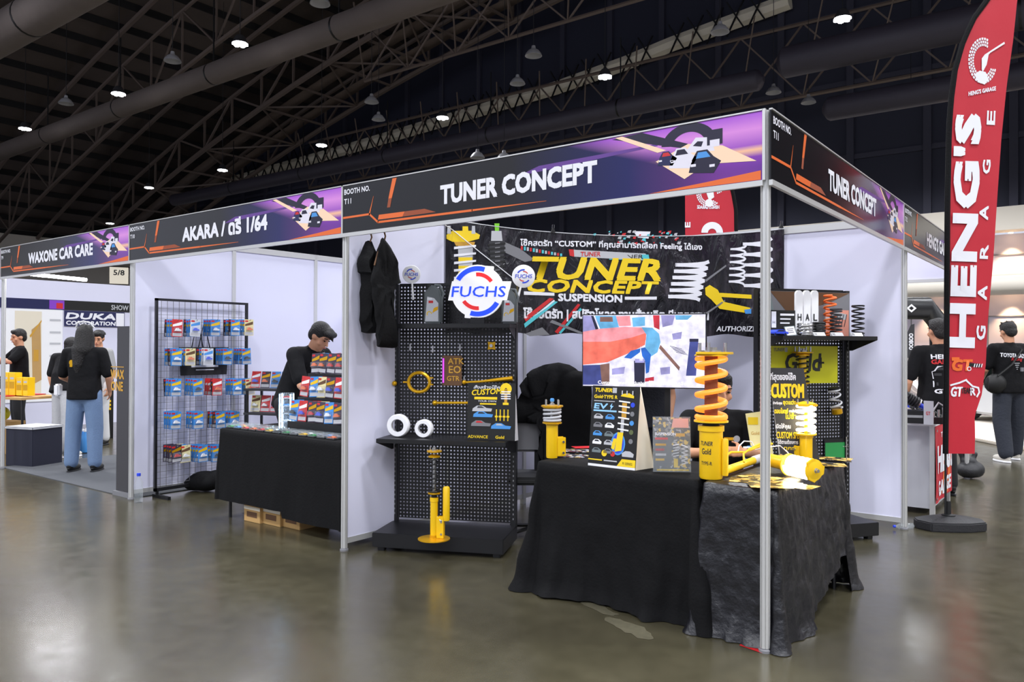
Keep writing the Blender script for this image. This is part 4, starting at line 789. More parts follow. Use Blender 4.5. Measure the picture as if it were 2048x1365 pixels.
# ---- television
c = at(1289, 702, 5.8); fr = Fr(c, .34); L = fr.L; a = L(1166, 772); e = L(1411, 629)
t = thing('television', 'large television showing an arm and a blue glove at work, on a stand', 'television', fr)
MB('tv_black').box(a[0]-.008, .002, a[1]-.008, e[0]+.008, .04, e[1]+.008).build('housing', t, bevel=.002)
b = MB('tv_white').rect(a[0], a[1], e[0], e[1], 0); P = lambda m, pts, y: b.use(m).poly([L(*q) for q in pts], y)
P('tv_lilac', [(1166, 632), (1186, 632), (1196, 660), (1180, 668), (1166, 668)], -.0004); P('tv_dark', [(1182, 632), (1187, 632), (1197, 658), (1192, 662)], -.0006); P('tv_blue', [(1190, 632), (1232, 632), (1238, 655), (1200, 658)], -.0006); P('tv_arm2', [(1232, 633), (1260, 632), (1262, 652), (1238, 653)], -.0008)
P('tv_brown', [(1200, 634), (1225, 634), (1226, 644), (1200, 644)], -.0009); P('tv_blue', [(1264, 636), (1290, 634), (1290, 652), (1266, 654)], -.0006); P('tv_red', [(1306, 631), (1319, 631), (1319, 660), (1308, 655)], -.0006); P('tv_lilac', [(1322, 631), (1350, 631), (1345, 650), (1325, 655)], -.0006); P('tv_blue', [(1350, 631), (1385, 631), (1375, 640), (1352, 640)], -.0007)
P('tv_arm2', [(1166, 664), (1200, 658), (1250, 654), (1290, 656), (1293, 680), (1240, 700), (1166, 712)], -.0008); P('tv_arm', [(1166, 684), (1220, 684), (1262, 676), (1293, 666), (1290, 690), (1262, 705), (1215, 725), (1166, 730)], -.001)
P('tv_blue', [(1283, 655), (1305, 656), (1318, 668), (1321, 685), (1315, 705), (1300, 715), (1290, 700), (1293, 670)], -.0012); P('tv_blue2', [(1290, 695), (1302, 710), (1298, 745), (1292, 748), (1290, 722), (1280, 705), (1262, 718), (1248, 716), (1262, 702)], -.0014)
P('tv_navy', [(1166, 731), (1200, 730), (1204, 770), (1166, 770)], -.0012); P('tv_brown', [(1200, 730), (1219, 727), (1219, 768), (1204, 770)], -.0013)
P('tv_dark', [(1268, 722), (1290, 722), (1289, 768), (1269, 768)], -.0016); P('tv_white', [(1281, 692), (1286, 722), (1279, 722)], -.0018); P('tv_lilac', [(1270, 718), (1289, 718), (1289, 726), (1270, 726)], -.0018)
P('tv_brown', [(1321, 690), (1360, 735), (1358, 742), (1318, 697)], -.0012); P('tv_lilac', [(1344, 668), (1364, 664), (1362, 678), (1346, 680)], -.0012); P('tv_navy', [(1380, 680), (1397, 680), (1392, 752), (1372, 752)], -.0012); P('tv_dark', [(1379, 678), (1397, 678), (1397, 684), (1379, 684)], -.0014)
P('tv_red', [(1290, 757), (1308, 754), (1308, 762), (1290, 764)], -.0014); P('tv_lilac', [(1224, 738), (1250, 734), (1248, 748), (1224, 750)], -.0012); P('tv_lilac', [(1320, 736), (1340, 734), (1340, 748), (1322, 750)], -.0012)
for k in range(5): P('tv_dark', [(1340+k*3, 692+k*3), (1364+k*3, 698+k*3), (1364+k*3, 699+k*3), (1340+k*3, 693.2+k*3)], -.0012)
z = L(1196, 768); b.use('tv_text').text('Custom Tuner Exclusive  โช๊คสตรัทปรับเกลียว', z[0], z[1], .024, L(1378, 768)[0]-z[0], -.003, .02); b.build('screen', t)
t2 = thing('tv_stand', 'black floor stand holding the television, behind the tent board', 'stand', Fr((c.x, c.y, 0), .34)); zz = c.z-.2
for s in (-.16, .16): MB('black_metal').box(s-.02, .07, .03, s+.02, .10, zz).build('pole', t2)
MB('black_metal').box(-.22, .042, c.z-.12, .22, .069, c.z+.1).build('bracket', t2); MB('black_metal').box(-.32, -.15, 0, .32, .32, .03).build('base', t2, bevel=.005)
# ---- banner across the corner
bl = V((-2.972, 1.02, 1.55)); fr = Fr(bl, math.atan2(3.15-1.02, -.93+2.972)); L = fr.L; WB = 2.94; HB = .93
t = thing('vinyl_banner', 'black vinyl banner with large yellow slanted lettering hung across the booth corner', 'banner', fr)
def wave(v): return (v.x, v.y+.012*sin(v.x*9+v.z*2)*(1-v.z)+.01*sin(v.x*3.1), v.z)
b = MB('banner_vinyl'); b.map = wave
sag = lambda u: .10*4*u*(1-u)
b.grid(120, 24, lambda u, v: (u*WB, 0, v*(HB-sag(u)) + .012*sin(u*40)*(1-v)))
g = b
def P(m, pts, y=-.004): g.use(m).poly([L(*q) for q in pts], y)
def TX(s, m, x0, y0, x1, h, bold=.03, sh=0, y=-.006, y1=None):
    a = L(x0, y0); e = L(x1, y0 if y1 is None else y1); hh = L(x0, y0-h)[1]-a[1]; g.use(m).text(s, a[0], a[1], hh, e[0]-a[0], y, bold, sh, 0, False, (e[1]-a[1])/(e[0]-a[0]))
TX('โช๊คสตรัท “CUSTOM” ที่คุณสามารถเลือก Feeling ได้เอง', 'print_white', 1041, 491, 1404, 11, .04, 0, -.006, 500)
TX('TUNER', 'yellow_print', 1055, 556, 1318, 42, .055, .32, -.007, 561); TX('CONCEPT', 'yellow_print', 1052, 583, 1308, 24, .06, .32, -.007, 588); TX('SUSPENSION', 'print_white', 1117, 602, 1243, 14, .06, 0, -.007, 605)
P('print_white', [(1048, 583), (1109, 586), (1109, 592), (1048, 590)], -.006); P('print_white', [(1249, 594), (1312, 594), (1312, 600), (1249, 600)], -.006)
TX('โช๊คสตรัท | สปริงโหลด งานสั่งผลิต มีมาตรฐาน', 'print_white', 1047, 636, 1418, 17, .05, 0, -.006, 640); TX('AUTHORIZED', 'print_white', 1434, 663, 1520, 10, .03, .15)
P('red', [(1048, 636), (1100, 596), (1108, 598), (1052, 644)]); P('cyan', [(1048, 648), (1105, 602), (1116, 604), (1050, 656)]); P('red', [(1110, 664), (1155, 608), (1160, 610), (1116, 668)]); P('cyan', [(1118, 666), (1160, 616), (1163, 620), (1122, 668)])
P('print_white', [(1052, 646), (1108, 600), (1110, 602), (1054, 650)], -.005)
P('light_grey', [(1147, 500), (1290, 508), (1296, 522), (1148, 514)], -.003); P('red', [(1137, 499), (1147, 500), (1148, 514), (1139, 512)]); P('cyan', [(1216, 508), (1296, 510), (1298, 521), (1218, 520)], -.0036); TX('TUNER', 'red', 1160, 513, 1200, 9, .02, .1, -.005); TX('TUNER', 'dark_grey', 1228, 518, 1285, 8, .02, .1, -.005)
random.seed(5)
for k in range(46):
    px = 1215+random.random()*140 if k % 2 else random.gauss(1265, 25); py = 462+random.random()*26; s = 2+random.random()*5; P(('red', 'cyan', 'light_grey')[k % 3], [(px, py), (px+s, py-1), (px+s*.7, py+s*.8), (px-s*.3, py+s*.6)], -.0035-.0001*k)
P('print_white', [(1265, 463), (1300, 464), (1296, 478), (1275, 476)], -.0033)
for k in range(14): P(('red', 'cyan', 'light_grey')[k % 3], [(1042+k*6, 492+k*1.2), (1046+k*6, 492+k*1.2), (1046+k*6, 500+k), (1042+k*6, 500+k)], -.0035)
P('grey', [(1000, 480), (1042, 498), (1070, 520), (1050, 524), (1010, 505)], -.002)
# drawn struts
g.use('yellow_print').poly([L(*q) for q in ((893, 470), (905, 462), (945, 462), (960, 470), (958, 478), (935, 484), (905, 484), (893, 478))], -.005)
for x in (898, 947): g.use('light_grey').poly([L(*q) for q in ((x-4, 468), (x-3, 452), (x+3, 452), (x+4, 468))], -.006)
P('yellow_print', [(925, 464), (925, 453), (936, 453), (937, 464)], -.006)
P('gold_print', [(908, 484), (950, 484), (948, 492), (912, 492)], -.005); P('light_grey', [(916, 492), (946, 492), (944, 560), (918, 560)], -.004); P('yellow_print', [(917, 515), (945, 515), (945, 524), (917, 524)], -.006); P('yellow_print', [(917, 532), (945, 532), (945, 555), (917, 555)], -.006)
for k in range(5): P('print_white', [(908, 494+k*15), (952, 490+k*15), (952, 494+k*15), (908, 499+k*15)], -.007)
P('light_grey', [(983, 462), (1003, 462), (1005, 482), (982, 482)], -.005); P('lime', [(989, 447), (999, 447), (998, 462), (990, 462)], -.005); P('dark_grey', [(978, 482), (1010, 482), (1004, 560), (984, 560)], -.004)
for k in range(8): P('black', [(976, 488+k*9), (1011, 485+k*9), (1011, 489+k*9), (976, 492+k*9)], -.006); P('grey', [(990, 486+k*9), (1000, 485+k*9), (1000, 487+k*9), (990, 488+k*9)], -.007)
def spr(x, y, w, h, n, tilt, lw, m='print_white', yy=-.006):
    g.use(m); pts = []
    for i in range(n*10+1):
        u = i/(n*10); a = 2*pi*n*u; pts.append(L(x+w/2*cos(a)+tilt*u, y+h*u+h/n*.18*sin(a)))
    g.line(pts, lw, yy)
spr(1385, 524, 64, 76, 6, -18, .030); spr(1477, 492, 30, 78, 6, -4, .018); spr(1515, 478, 56, 104, 5, 2, .026, yy=-.0065)
P('yellow_print', [(1411, 576), (1420, 570), (1436, 580), (1448, 604), (1500, 616), (1502, 628), (1440, 618), (1424, 600), (1412, 590)], -.005); P('yellow_print', [(1440, 586), (1503, 590), (1503, 598), (1438, 594)], -.0052); P('sky', [(1488, 620), (1502, 618), (1502, 628), (1490, 628)], -.006)
for q in (((1411, 560), (1452, 530), (1453, 533), (1413, 564)), ((1360, 660), (1450, 600), (1451, 603), (1364, 663)), ((1050, 668), (1085, 655), (1100, 670), (1060, 673)), ((1105, 640), (1180, 672), (1178, 675), (1100, 645))): P('grey', q, -.0025)
b.build('printed_sheet', t, smooth=3)
e = MB('light_grey'); e.map = wave; e.tube([(u/20*WB, -.004, HB-sag(u/20)) for u in range(21)], .004, 6); e.build('top_hem', t)
def B3(px, py): x, z = L(px, py, -.01); return fr.M @ V((x, -.012, z))
tag(MB('white').tube([onY(860, 432, -.0+.35), B3(905, 460), B3(960, 505), B3(1030, 560), B3(1045, 570)], .004, 6).build('hanging_rope'), 'thin pale cord stretched down across the left part of the banner', 'rope')
for px, lb in ((1562, 'right'), (1106, 'left')):
    c = B3(px, 452 if px > 1300 else 460); t = thing('binder_clip', 'black binder clip on the top edge of the banner, %s one' % lb, 'clip', None, 'binder clips', c, .8); MB('black').prism([(-.018, -.02), (.018, -.02), (.006, .012), (-.006, .012)], -.012, .012).build('clip_body', t); MB('silver').tube([(-.008, 0, .01), (-.008, -.01, .04), (.008, -.01, .04), (.008, 0, .01)], .0015, 5).build('wire_handle', t)
# ---- garments
def garment(name, label, pts, fn, off, group=None, cat='T-shirt', m='black_cloth', hanger=None):
    P0 = [fn(*q) for q in pts]; P3 = []
    for i, a in enumerate(P0):
        e = P0[(i+1) % len(P0)]
        for k in range(5): c = a.lerp(e, k/5); P3.append(c + V((noise.noise(c*14), noise.noise(c*14+V((7, 0, 0))), noise.noise(c*14+V((0, 7, 0)))))*.016)
    o = V(off); b = MB(m); n = len(P3)
    c = sum(P3, V((0, 0, 0)))/n
    rings = [(1.0, 0), (1.02, .3), (.99, .65), (.88, 1.0), (.6, 1.12), (.3, 1.0)]; vs = []
    for k, (s, d) in enumerate(rings):
        for p in P3: vs.append(c+(p-c)*s+o*d*(1+.5*noise.noise(p*8+V((0, 0, k)))))
    fs = [tuple(range(n-1, -1, -1)), tuple(range(5*n, 6*n))]
    for k in range(5):
        for i in range(n): fs.append((k*n+i, k*n+(i+1) % n, (k+1)*n+(i+1) % n, (k+1)*n+i))
    b.add(vs, fs)
    if hanger:
        t = thing(name, label, cat, None, group); b.build('garment', t, smooth=1.0); a, hp = hanger
        MB('brown').tube([fn(*q)+o*.5 for q in hp], .006, 6).build('hanger', t); return t
    return tag(b.build(name, smooth=1.0), label, cat, group)
w = lambda px, py: onX(px, py, -2.95)
garment('t_shirt', 'black T-shirt on a hanger next to the post, shorter of the pair', [(731, 483), (736, 500), (743, 525), (746, 560), (744, 600), (750, 640), (750, 666), (722, 664), (718, 640), (719, 550), (715, 545), (717, 512), (724, 500)], w, (.10, 0, 0), 'black T-shirts on hangers', hanger=(0, [(732, 468), (734, 476), (731, 484), (740, 508), (748, 534)]))
garment('t_shirt', 'longer black T-shirt on a hanger, between its twin and the pegboard', [(766, 480), (778, 498), (788, 520), (796, 566), (784, 570), (782, 600), (784, 640), (789, 694), (752, 692), (750, 640), (744, 590), (741, 560), (746, 530), (754, 500)], lambda px, py: onX(px, py, -2.82), (.06, -.02, 0), 'black T-shirts on hangers', hanger=(0, [(765, 466), (767, 474), (765, 482), (752, 506), (745, 532)]))
garment('hanging_jacket', 'black jacket draped over a chair back below the banner', [(1125, 728), (1140, 731), (1155, 740), (1180, 748), (1184, 790), (1180, 900), (1176, 1000), (1128, 1000), (1122, 900), (1110, 850), (1085, 846), (1054, 846), (1062, 800), (1072, 768), (1062, 770), (1068, 755), (1080, 742), (1100, 732)], lambda px, py: at(px, py, 6.15), (-.06, -.14, 0), None, 'jacket', 'tee')
# grey chair
p = at(1075, 980, 6.0); p.z = 0; t = thing('office_chair', 'grey chair back behind the left end of the table', 'chair', Fr((p.x, p.y, 0), YAW))
MB('grey').prism([(-.20, .62), (.20, .62), (.22, .80), (.18, .92), (-.18, .92), (-.22, .80)], .14, .19).build('backrest', t, bevel=.02); MB('black').box(-.22, -.22, .42, .22, .2, .48).build('seat', t, bevel=.02)
MB('black_metal').box(-.02, .16, .3, .02, .19, .66).build('spine', t); MB('black_metal').cyl((0, 0, .06), (0, 0, .42), .025, 12).build('column', t)
for k in range(5): a = 2*pi*k/5; MB('black_metal').tube([(0, 0, .08), (.25*cos(a), .25*sin(a), .05)], .016, 6).build('leg', t)
# ================================================================== PEOPLE
def frame_for(d, side=(1, 0, 0)):
    z = V(d).normalized(); x = V(side); x = (x-z*x.dot(z)).normalized(); y = z.cross(x); return Matrix((x, y, z)).transposed().to_quaternion()
def hand(b, w, d, palm_n, curl=.35, s=1, side=1):
    """palm + four bent fingers + thumb; w wrist, d direction, palm_n palm normal"""
    d = V(d).normalized(); n = V(palm_n); n = (n-d*n.dot(d)).normalized(); x = d.cross(n)*side; w = V(w)
    q = Matrix((x, n, d)).transposed().to_quaternion(); b.ell(w+d*.045*s, (.038*s, .016*s, .05*s), 12, q)
    for i, (o, L) in enumerate(((-.028, .062), (-.0095, .074), (.0095, .070), (.027, .055))):
        a = w+d*.082*s+x*o*s; e = a+(d*cos(curl)+n*sin(curl)).normalized()*L*.5*s; g = e+(d*cos(curl*2.4)+n*sin(curl*2.4)).normalized()*L*.5*s
        b.caps(a, e, .0092*s, .0085*s, 8); b.caps(e, g, .0085*s, .0072*s, 8)
    a = w+d*.022*s-x*.034*s; e = a+(d*.75-x*.55+n*.25).normalized()*.04*s; g = e+(d*.9-x*.1+n*.4).normalized()*.03*s
    b.caps(a, e, .012*s, .010*s, 8); b.caps(e, g, .010*s, .0085*s, 8)
def person(label, loc, rz, H=1.7, J=None, shirt='tee', trouser='black_trouser', shoe='black', hair='short', head=(0, 0), wide=1.0, sleeve=.8, leg_r=1.0, group=None, face=True, belly=0, curl=.35, cat='person'):
    s = H/1.7
    D = dict(pel=(0, 0, .93), waist=(0, 0, 1.08), chest=(0, 0, 1.27), neck=(0, .01, 1.43), head=(0, -.015, 1.575), shR=(.18, 0, 1.375), elR=(.235, .02, 1.10), wrR=(.24, -.05, .86), shL=(-.18, 0, 1.375), elL=(-.235, .02, 1.10), wrL=(-.24, -.05, .86),
             hipR=(.09, 0, .90), knR=(.10, -.02, .50), anR=(.105, .02, .085), hipL=(-.09, 0, .90), knL=(-.10, -.02, .50), anL=(-.105, .02, .085))
    D.update(J or {}); D = {k: V(v)*s for k, v in D.items()}; D['shR'].x *= wide; D['shL'].x *= wide
    t = thing('person', label, cat, None, group, loc, rz)
    sp = (D['neck']-D['pel']); q = frame_for(sp, D['shR']-D['shL']); W = wide
    hq = Matrix.Rotation(head[1], 3, 'Z') @ Matrix.Rotation(head[0], 3, 'X'); hc = D['head']
    hp = lambda x, y, z: hc + hq @ (V((x, y, z))*s)
    hQ = hq.to_quaternion()
    b = MB('skin')
    b.ell(D['chest'], (.15*W*s, .10*s, .165*s), 16, q); b.ell(D['waist'], (.13*W*s, .095*s, .15*s), 16, q); b.ell(D['pel'], (.155*W*s, .105*s, .12*s), 16, q)
    b.caps(D['neck']-sp.normalized()*.03, hc-hq@V((0, -.01, .05))*s, .058*s, .052*s)
    b.ell(hc+hq@V((0, .012, .03))*s, (.076*s, .094*s, .088*s), 18, hQ); b.ell(hp(0, -.022, -.045), (.056*s, .062*s, .066*s), 14, hQ); b.ell(hp(0, -.062, -.09), (.022*s, .02*s, .02*s), 10, hQ)
    b.caps(hp(0, -.084, .022), hp(0, -.106, -.022), .008*s, .0135*s, 8); b.caps(hp(-.045, -.072, .034), hp(.045, -.072, .034), .012*s, .012*s, 8)
    for k in (-1, 1): b.ell(hp(.078*k, .01, -.002), (.009*s, .02*s, .031*s), 10, hQ); b.ell(hp(.05*k, -.055, -.025), (.02*s, .02*s, .022*s), 8, hQ)
    b.ell(hp(0, -.086, -.052), (.024*s, .011*s, .008*s), 8, hQ)
    for K, sg in (('R', 1), ('L', -1)):
        sh, el, wr = D['sh'+K], D['el'+K], D['wr'+K]; b.caps(sh-V((sg*.02, 0, .005)), el, .053*s, .040*s); b.caps(el, wr, .041*s, .027*s); dd = (wr-el).normalized()
        hand(b, wr, dd, D.get('pn'+K, V((-sg, 0, 0))) if True else None, curl, s, sg)
        b.caps(D['hip'+K], D['kn'+K], .085*s, .055*s); b.caps(D['kn'+K], D['an'+K], .055*s, .038*s); b.caps(D['an'+K], D['an'+K]+V((0, -.10, -.045))*s, .034*s, .026*s)
    b.build('body', t, remesh=.0105, lap=3)
    b = MB(shirt); hem = D['pel']+sp.normalized()*(-.02)*s
    u = sp.normalized(); loft(b, [(hem-u*.07*s, .186*W*s, .148*s), (hem+u*.03*s, .184*W*s, .143*s), (D['waist'], .170*W*s, (.128+belly)*s), (D['chest']-u*.03*s, .178*W*s, .124*s), (D['chest']+u*.08*s, .180*W*s, .112*s), (D['chest']+u*.13*s, .14*W*s, .085*s)], q)
    b.caps(D['shR']+V((-.05*s, 0, .0)), D['shL']+V((.05*s, 0, 0)), .072*s, .072*s); b.caps(D['neck']-sp.normalized()*.06*s, D['neck']-sp.normalized()*.015*s, .085*s, .067*s)
    for K in 'RL':
        sh, el = D['sh'+K], D['el'+K]; b.caps(sh, sh.lerp(el, sleeve), .070*s, .066*s)
        if sleeve > 1: b.caps(el, el.lerp(D['wr'+K], .9), .055*s, .042*s)
    b.build('shirt', t, remesh=.013, lap=4)
    b = MB(trouser); b.ell(D['pel']+V((0, .005, -.03))*s, (.168*W*s, .12*s, .13*s), 16)
    for K in 'RL': b.caps(D['hip'+K], D['kn'+K], .105*s, .082*s*leg_r); b.caps(D['kn'+K], D['an'+K]+V((0, 0, .03))*s, .082*s*leg_r, .070*s*leg_r)
    b.build('trousers', t, remesh=.014, lap=4)
    for K in 'RL':
        a = D['an'+K]; b = MB(shoe); z0 = a.z-.085*s; b.ell((a.x, a.y-.065*s, z0+.045*s), (.046*s, .135*s, .045*s), 14); b.ell((a.x, a.y+.01*s, z0+.07*s), (.042*s, .06*s, .05*s), 12); b.build('shoe', t)
        so = MB('white' if shoe == 'shoe_light' else 'rubber'); so.lathe([(.9, 0), (1, .005), (1, .02), (.95, .024)], 20); so.v = [(a.x+x*.047*s, a.y-.062*s+y*.138*s, z0+z*s) for x, y, z in so.v]; so.build('sole', t)
    if face:
        for k in (-1, 1): MB('eye').ell(hp(.031*k, -.079, .012), (.011*s, .007*s, .006*s), 8, hQ).build('eye', t); MB('hair').caps(hp(.018*k, -.087, .037), hp(.048*k, -.076, .038), .0045*s, .0035*s, 6).build('eyebrow', t)
        MB('lip').ell(hp(0, -.094, -.05), (.022*s, .006*s, .006*s), 10, hQ).build('lips', t)
    b = MB('hair')
    if hair:
        b.ell(hp(0, .022, .047), (.086*s, .099*s, .090*s), 18, hQ); b.ell(hp(0, .06, .0), (.074*s, .058*s, .075*s), 14, hQ)
        b.ell(hp(0, -.045, .095), (.062*s, .045*s, .032*s), 12, hQ)
        if hair == 'messy':
            for k in range(16): a = k*2.4; b.caps(hp(.05*cos(a), .02+.06*sin(a), .10), hp(.085*cos(a), .0+.095*sin(a), .135-.04*(k % 3)), .02*s, .004*s, 6)
        if hair == 'fringe': b.caps(hp(-.05, -.075, .085), hp(.05, -.08, .08), .028*s, .028*s); b.caps(hp(.0, -.09, .07), hp(.03, -.115, .035), .02*s, .008*s)
        if hair == 'long':
            b.caps(hp(0, .05, .03), hp(0, .085, -.16), .085*s, .095*s); b.caps(hp(.02, .09, -.16), hp(.03, .11, -.33), .09*s, .06*s); b.caps(hp(.03, .11, -.33), hp(.035, .11, -.45), .06*s, .02*s)
            b.caps(hp(-.07, .0, .0), hp(-.085, .04, -.2), .03*s, .035*s); b.caps(hp(.07, .0, .0), hp(.085, .04, -.2), .03*s, .035*s)
        b.build('hair', t, remesh=.010, lap=2)
    return t
def shirt_print(t, draw, back=True, name='shirt_print'):
    """print wrapped onto the shirt: draw(b) lays shapes in x,z (as seen by the viewer); cast onto the cloth"""
    sh = [c for c in COL.objects if c.parent == t and c.name.startswith('shirt')][0]; me = sh.data
    tree = BVHTree.FromPolygons([tuple(v.co) for v in me.vertices], [tuple(p.vertices) for p in me.polygons])
    b = MB('print_white'); draw(b); vs = []; sg = -1 if back else 1
    for x, y, z in b.v:
        X = x*sg; o = V((X, 1.0*-sg, z)); h = tree.ray_cast(o, V((0, sg, 0)))
        hit = h[0] if h[0] else V((X, 0, z)); vs.append((X, hit.y-sg*(.004-y*.3), z))
    b.v = vs; return b.build(name, t, smooth=3)
def loft(b, rings, q, n=22):
    vs = []
    for c, rx, ry in rings:
        for j in range(n):
            a = 2*pi*j/n; ca, sa = cos(a), sin(a); k = (abs(ca)**3+abs(sa)**3)**(-1/3) if True else 1
            vs.append(V(c)+q @ V((rx*ca*k*.93, ry*sa*k*.93, 0)))
    m = len(rings); b.add(vs, [tuple(range(n-1, -1, -1)), tuple(range((m-1)*n, m*n))]+[(i*n+j, i*n+(j+1) % n, (i+1)*n+(j+1) % n, (i+1)*n+j) for i in range(m-1) for j in range(n)])
def xy(p): return (p.x, p.y, 0)
# man in the toy-car booth, bending over the display
c = at(606, 800, 7.1)
t = person('man in black T-shirt with straight black fringe bending over the toy-car display', xy(c), YAW+1.05, 1.74, dict(pel=(0, .12, .93), waist=(0, .07, 1.08), chest=(0, -.02, 1.25), neck=(0, -.12, 1.385), head=(0, -.20, 1.49), shR=(.18, -.07, 1.34), elR=(.22, -.20, 1.08), wrR=(.15, -.40, .98), shL=(-.18, -.07, 1.34), elL=(-.22, -.20, 1.08), wrL=(-.15, -.40, .98), hipR=(.09, .12, .9), hipL=(-.09, .12, .9)), hair='fringe', head=(.62, .1))
b = MB('black'); b.tube([(.07, -.15, 1.44), (.05, -.24, 1.35), (0, -.25, 1.2)], .004, 6); b.build('lanyard', t)
# seated man behind the coilovers
c = at(1437, 930, 5.05); zs = 0
SJ = dict(pel=(0, .05, .50), waist=(0, .05, .66), chest=(0, .02, .86), neck=(0, .0, 1.02), head=(0, -.02, 1.155), shR=(.18, .01, .965), elR=(.25, -.10, .77), wrR=(.10, -.28, .80), shL=(-.18, .01, .965), elL=(-.26, -.10, .76), wrL=(-.10, -.30, .80), hipR=(.09, .0, .49), knR=(.12, -.38, .48), anR=(.12, -.36, .085), hipL=(-.09, .0, .49), knL=(-.12, -.38, .48), anL=(-.12, -.36, .085))
t = person('seated man in black T-shirt with blue wristband, face hidden behind the orange spring', xy(c), YAW-.12, 1.72, SJ, hair='short', head=(.25, .25), trouser='dark_trouser')
MB('sky').tube([(.155+.03*cos(a), -.212+.012*cos(a), .80+.034*sin(a)) for a in [2*pi*k/14 for k in range(14)]], .010, 6, True).build('wristband', t)
MB('white').lathe([(.022, -.004), (.024, 0), (.022, .004)], 14, (.135, -.245, .835), (0, 0, 1)).build('watch', t)
shirt_print(t, lambda b: b.use('gold').rect(.02, .86, .085, .878, 0).use('light_grey').disc(.10, .868, .022, 0, 14), False, 'chest_logo')
q = thing('stool', 'plain stool under the seated man behind the table', 'stool', None, None, xy(c), YAW); MB('black').lathe([(.17, .36), (.18, .37), (.18, .385), (.16, .39)], 24, (0, .04, 0)).build('seat', q)
for k in range(4): a = pi/4+k*pi/2; MB('black_metal').tube([(.11*cos(a), .04+.11*sin(a), .37), (.16*cos(a), .04+.16*sin(a), .0)], .01, 6).build('leg', q)
# standing person behind the television
c = at(1293, 850, 6.35)
person('person in dark shirt standing behind the television, only the hanging arm showing', xy(c), YAW+.1, 1.62, dict(wrL=(-.20, -.12, .87), elL=(-.20, -.0, 1.10), wrR=(.16, -.12, .90), elR=(.21, -.02, 1.10)), hair='short', trouser='dark_trouser', shirt='navy_cloth', sleeve=.6)
# left booth
p = G(168, 944); t = person('long-haired person in black top and blue jeans seen from behind in the left booth', xy(p), YAW+pi+.05, 1.68, dict(elL=(-.26, -.02, 1.10), wrL=(-.22, -.14, .93), elR=(.27, -.03, 1.10), wrR=(.22, -.20, 1.02), anR=(.13, .03, .085), knR=(.12, -.0, .5), anL=(-.13, .02, .085), knL=(-.12, 0, .5)), trouser='jean', hair='long', sleeve=.85, wide=1.05, leg_r=1.1)
shirt_print(t, lambda b: b.use('gold').disc(-.10, 1.25, .03, 0, 12).rect(-.12, 1.20, -.085, 1.235, 0), True)
MB('white').box(.30, -.12, .86, .36, -.02, 1.0).build('shoulder_pouch', t, bevel=.015)
MB('white').tube([(-.10, 0, 1.645), (-.07, .03, 1.70), (0, .04, 1.72), (.07, .03, 1.70), (.10, 0, 1.645)], .010, 8).build('head_band', t)
pal('shoe_light', 205, 200, 190, .6)
p = G(128, 915); person('person in black shirt and loose grey trousers beside the long-haired visitor', xy(p), YAW+pi-.5, 1.66, dict(chest=(.03, -.06, 1.22), neck=(.08, -.13, 1.35), head=(.12, -.19, 1.46), shL=(-.10, -.10, 1.31), shR=(.24, -.03, 1.31), elR=(.27, .02, 1.05), wrR=(.26, -.02, .82)), trouser='grey_trouser', shoe='shoe_light', hair='short', leg_r=1.35, face=False, curl=.9)
p = at(197, 800, 11.4); t = person('person in black cap and grey top behind the long-haired visitor', xy(p), YAW-.3, 1.66, None, shirt='grey_shirt', trouser='white_trouser', hair='short', head=(.3, .5))
MB('black').lathe([(.001, .075), (.05, .065), (.083, .03), (.088, 0)], 20, (0, .005, 1.60)).build('cap', t); MB('black').prism([(-.06, 1.60), (.06, 1.60), (.06, 1.607), (-.06, 1.607)], -.17, -.06).build('cap_brim', t)
p = at(38, 800, 11.6); t = person('man in black shirt with raised forearms behind the red counter', xy(p), YAW-.85, 1.68, dict(elR=(.26, -.16, 1.22), wrR=(.0, -.32, 1.27), elL=(-.26, -.16, 1.20), wrL=(-.02, -.36, 1.24)), hair='short', head=(.15, .2))
# right side
pal('shoe_dark', 30, 30, 32, .6)
p = G(2018, 923); t = person('thick-haired man in black team shirt seen from behind at the right edge', xy(p), YAW+pi+.15, 1.79, dict(anR=(.13, .10, .085), knR=(.12, .02, .5), anL=(-.17, -.10, .085), knL=(-.14, -.04, .5), elL=(-.27, -.05, 1.12), wrL=(-.20, -.22, .98), elR=(.27, -.06, 1.12), wrR=(.16, -.25, 1.0)), trouser='dark_trouser', hair='messy', head=(.25, -.1), wide=1.18, leg_r=1.2, shoe='shoe_light')
def dr(b):
    b.use('print_white').text('TOYOTA GAZOO', -.19, 1.345, .05, .38, 0, .03, 0, -3).use('red').text('Racing', -.07, 1.295, .04, .15, -.001, .015, .3)
    for k in range(4): b.use('print_white').rect(-.03+.01*k, 1.26-k*.025, .045-.01*k, 1.266-k*.025, 0)
shirt_print(t, dr)
b = MB('black'); b.ell((.24, .06, 1.0), (.15, .09, .13), 14); b.build('sling_bag', t, bevel=.04); MB('black').tube([(.27, .13, 1.10), (.1, .17, 1.25), (-.08, .12, 1.43), (-.14, 0, 1.455)], .012, 6).build('bag_strap', t)
MB('grey').box(-.06, .155, 1.16, -.025, .175, 1.21).build('buckle', t)
p = at(1877, 850, 7.75); t = person("man in black T-shirt printed with a car standing behind the white counter", xy(p), YAW+pi+.1, 1.74, dict(elR=(.28, -.04, 1.10), wrR=(.20, -.20, .96), elL=(-.26, -.04, 1.10), wrL=(-.18, -.2, .96)), trouser='black_trouser', hair='short', wide=1.12)
